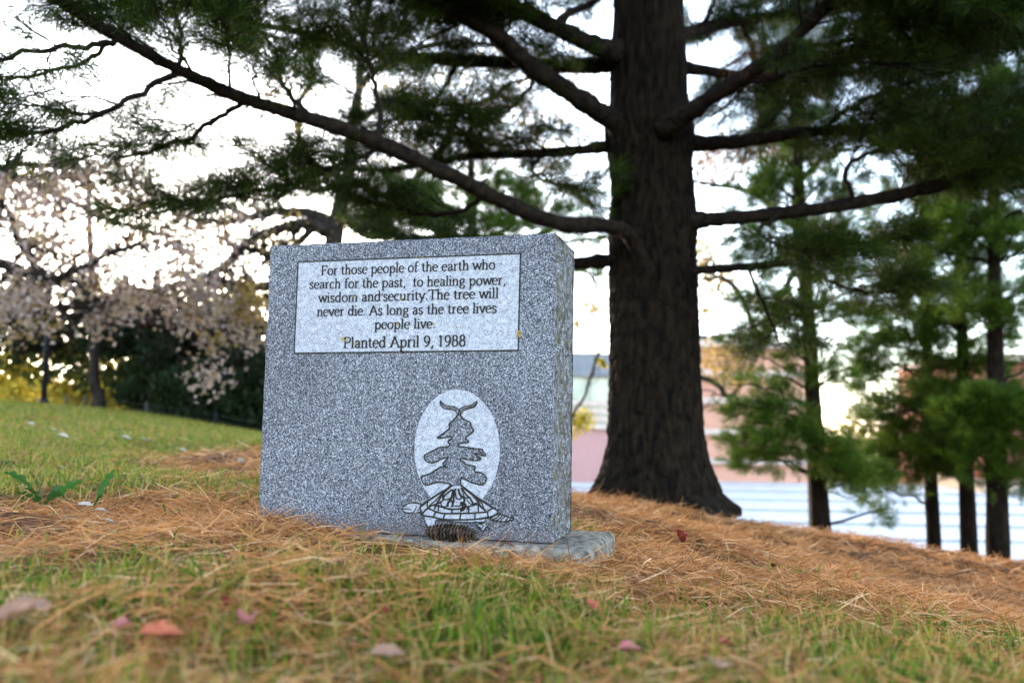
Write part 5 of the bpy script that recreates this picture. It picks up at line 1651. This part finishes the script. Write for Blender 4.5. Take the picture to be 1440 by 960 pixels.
M['leaf_beige'] = noisy('beige_leaf', (0.22, 0.12, 0.08), (0.36, 0.21, 0.15), 25, 0.7)
M['leaf_pink'] = noisy('pink_leaf', (0.34, 0.09, 0.10), (0.46, 0.20, 0.18), 25, 0.7)
M['leaf_red'] = noisy('red_leaf', (0.13, 0.014, 0.014), (0.24, 0.034, 0.032), 25, 0.6)
M['leaf_salmon'] = noisy('salmon_leaf', (0.34, 0.075, 0.04), (0.46, 0.16, 0.09), 25, 0.7)
M['leaf_brown'] = noisy('brown_leaf', (0.08, 0.035, 0.02), (0.16, 0.075, 0.045), 25, 0.7)
M['leaf_white'] = noisy('bleached_leaf', (0.40, 0.34, 0.30), (0.56, 0.51, 0.47), 25, 0.7)
LV = [(15, 872, 'beige', 0.060, 0.4, -0.4, 0.5, 'big pale beige leaf tucked in the grass at the bottom left corner', 0.03),
      (45, 850, 'beige', 0.060, 2.6, -0.2, 0.2, 'tan folded leaf above the big beige leaf at bottom left', 0.03),
      (172, 884, 'pink', 0.026, 1.0, 0.2, 0.9, 'small pale pink leaf left of the salmon leaf in the grass', 0.03),
      (226, 894, 'salmon', 0.055, 0.5, 0.15, 0.4, 'salmon orange leaf in the blurred front grass', 0.03),
      (322, 852, 'red', 0.034, 2.3, 0.3, 0.8, 'upper half of a dark pink curled leaf in the front grass', 0.035),
      (346, 878, 'pink', 0.038, 2.2, 0.4, 0.9, 'bright pink curled leaf in the front grass below the inscription', 0.03),
      (884, 914, 'pink', 0.034, 0.2, 0.1, 0.5, 'rosy pink leaf in the front grass right of centre', 0.03),
      (830, 852, 'salmon', 0.032, 1.9, -0.3, 0.6, 'rust orange leaf standing in the grass below the slab', 0.03),
      (545, 858, 'red', 0.026, 1.2, 0.2, 0.3, 'small dark red leaf in the grass beneath the turtle', 0.03),
      (545, 920, 'beige', 0.045, 0.3, 0.1, 0.3, 'light brown leaf at the bottom edge under the turtle', 0.02),
      (460, 690, 'brown', 0.03, 0.8, 0.1, 0.3, '', 0),
      (1020, 905, 'red', 0.03, 0.6, 0.2, 0.4, 'dark red leaf flat in the grass at lower right', 0.02),
      (1010, 935, 'beige', 0.05, 1.4, 0.1, 0.3, 'cream leaf lying at the bottom edge on the right', 0.02),
      (955, 765, 'red', 0.055, 0.9, 0.9, 0.6, 'dark crimson leaf propped upright on the needles right of the slab', 0.03),
      (1076, 772, 'brown', 0.05, 0.2, 0.1, 0.4, 'brown curled leaf on the needles in front of the first young pine', 0.012),
      (1088, 803, 'brown', 0.03, 1.5, 0.5, 0.4, 'small brown leaf sticking up from the needles right of centre', 0.02),
      (1278, 752, 'white', 0.085, 0.1, 0.05, 0.2, 'bleached pale leaf on the needle bank below the group of three pines', 0.012),
      (1082, 784, 'white', 0.04, 0.6, 0.2, 0.3, 'small whitish leaf scrap on the needles right of the slab', 0.01),
      (118, 716, 'white', 0.045, 0.1, 0.1, 0.3, 'whitish leaf scrap below the dandelion leaf', 0.008),
      (143, 724, 'white', 0.04, 0.7, 0.2, 0.3, 'grey white curled leaf at the grass edge under the dandelion leaf', 0.01),
      (155, 742, 'white', 0.03, 0.9, 0.5, 0.3, 'narrow pale leaf stuck in the grass at left', 0.015),
      (88, 617, 'white', 0.10, 0.3, 0.1, 0.3, 'pale leaf on the lawn under the slim dark post', 0.03),
      (77, 608, 'white', 0.08, 0.9, 0.1, 0.3, 'pale leaf higher on the lawn under the slim dark post', 0.03),
      (177, 619, 'white', 0.09, 0.5, 0.1, 0.3, 'pale leaf on the lawn right of the slender trunk', 0.03),
      (205, 623, 'white', 0.11, 1.3, 0.1, 0.3, 'biggest pale leaf on the middle of the lawn', 0.03),
      (43, 598, 'white', 0.08, 0.2, 0.1, 0.3, 'pale leaf near the top of the lawn at far left', 0.03),
      (257, 637, 'white', 0.07, 0.2, 0.1, 0.3, 'pale leaf low on the lawn toward the stone', 0.03),
      (338, 654, 'white', 0.07, 2.0, 0.5, 0.3, 'pale stalk-like leaf at the lawn edge next to the stone', 0.03)]


def ground_hit(px, py):
    d = np.linspace(0.4, 30, 6000)
    q = CAM + d[:, None] * (P(px, py, 1.0) - CAM)
    z = gz(q[:, 0], q[:, 1], True)
    i_ = np.argmax(q[:, 2] < z)
    return q[i_] if q[i_, 2] < z[i_] else None


for x, y, kind, size, yaw, pit, curl, lab, lift in LV:
    if not lab:
        continue
    near = y > 820
    size *= 0.82 if near else (0.75 if y < 660 else 1)
    pit += 0.25 if y < 660 else 0
    q = ground_hit(x, y + (38 if near else lift * 100))
    if q is None:
        continue
    if near:
        q = P(x, y, (q - CAM) @ FWD)
        size *= 1.15
    else:
        q = q + np.array([0, 0, max(lift, 0.012)])
    mb = MB()
    leaf_mesh(mb, q, size, yaw, pit, 0.2, curl, 3 if kind in ('red', 'salmon', 'brown') else 0)
    tag(mb.build('fallen_leaf', M['leaf_' + kind], smooth=True, loc=tuple(q)), lab, 'leaf', 'fallen leaves')

# a few fallen twigs on the needle bank
for pts, rad_, lab in (([(1026, 742), (1046, 737), (1062, 743), (1080, 741)], 0.0035, 'dark forked twig lying on the needles below the roots of the big pine'),
                       ([(1206, 792), (1232, 786), (1262, 796)], 0.003, 'short dark twig on the needle bank under the pale bleached leaf'),
                       ([(908, 741), (919, 747), (928, 752)], 0.0022, 'tiny black twig on the needles between the slab and the big trunk'),
                       ([(1330, 818), (1372, 810), (1400, 822)], 0.0025, 'thin brown twig low on the needle bank near the right edge')):
    q3 = [ground_hit(x, y) for x, y in pts]
    q3 = np.array([q_ + np.array([0, 0, 0.022 + 0.008 * (i_ % 2)]) for i_, q_ in enumerate(q3)])
    mb = MB()
    cv_ = spline(q3, 6)
    mb.tube(cv_, rad_ * np.linspace(1.1, 0.5, len(cv_)), 7, rough=0.3)
    b0 = cv_[len(cv_) // 2]
    dr = unit(cv_[-1] - cv_[0])
    twig(mb, b0, b0 + (dr * 0.8 + np.array([0.1, 0.5, 0.35])) * 0.06, rad_ * 0.6, rad_ * 0.3, n=5, wob=0.08)
    tag(mb.build('twig', M['far_bark'], smooth=True, loc=tuple(q3[0])), lab, 'twig', 'twigs on the needles')
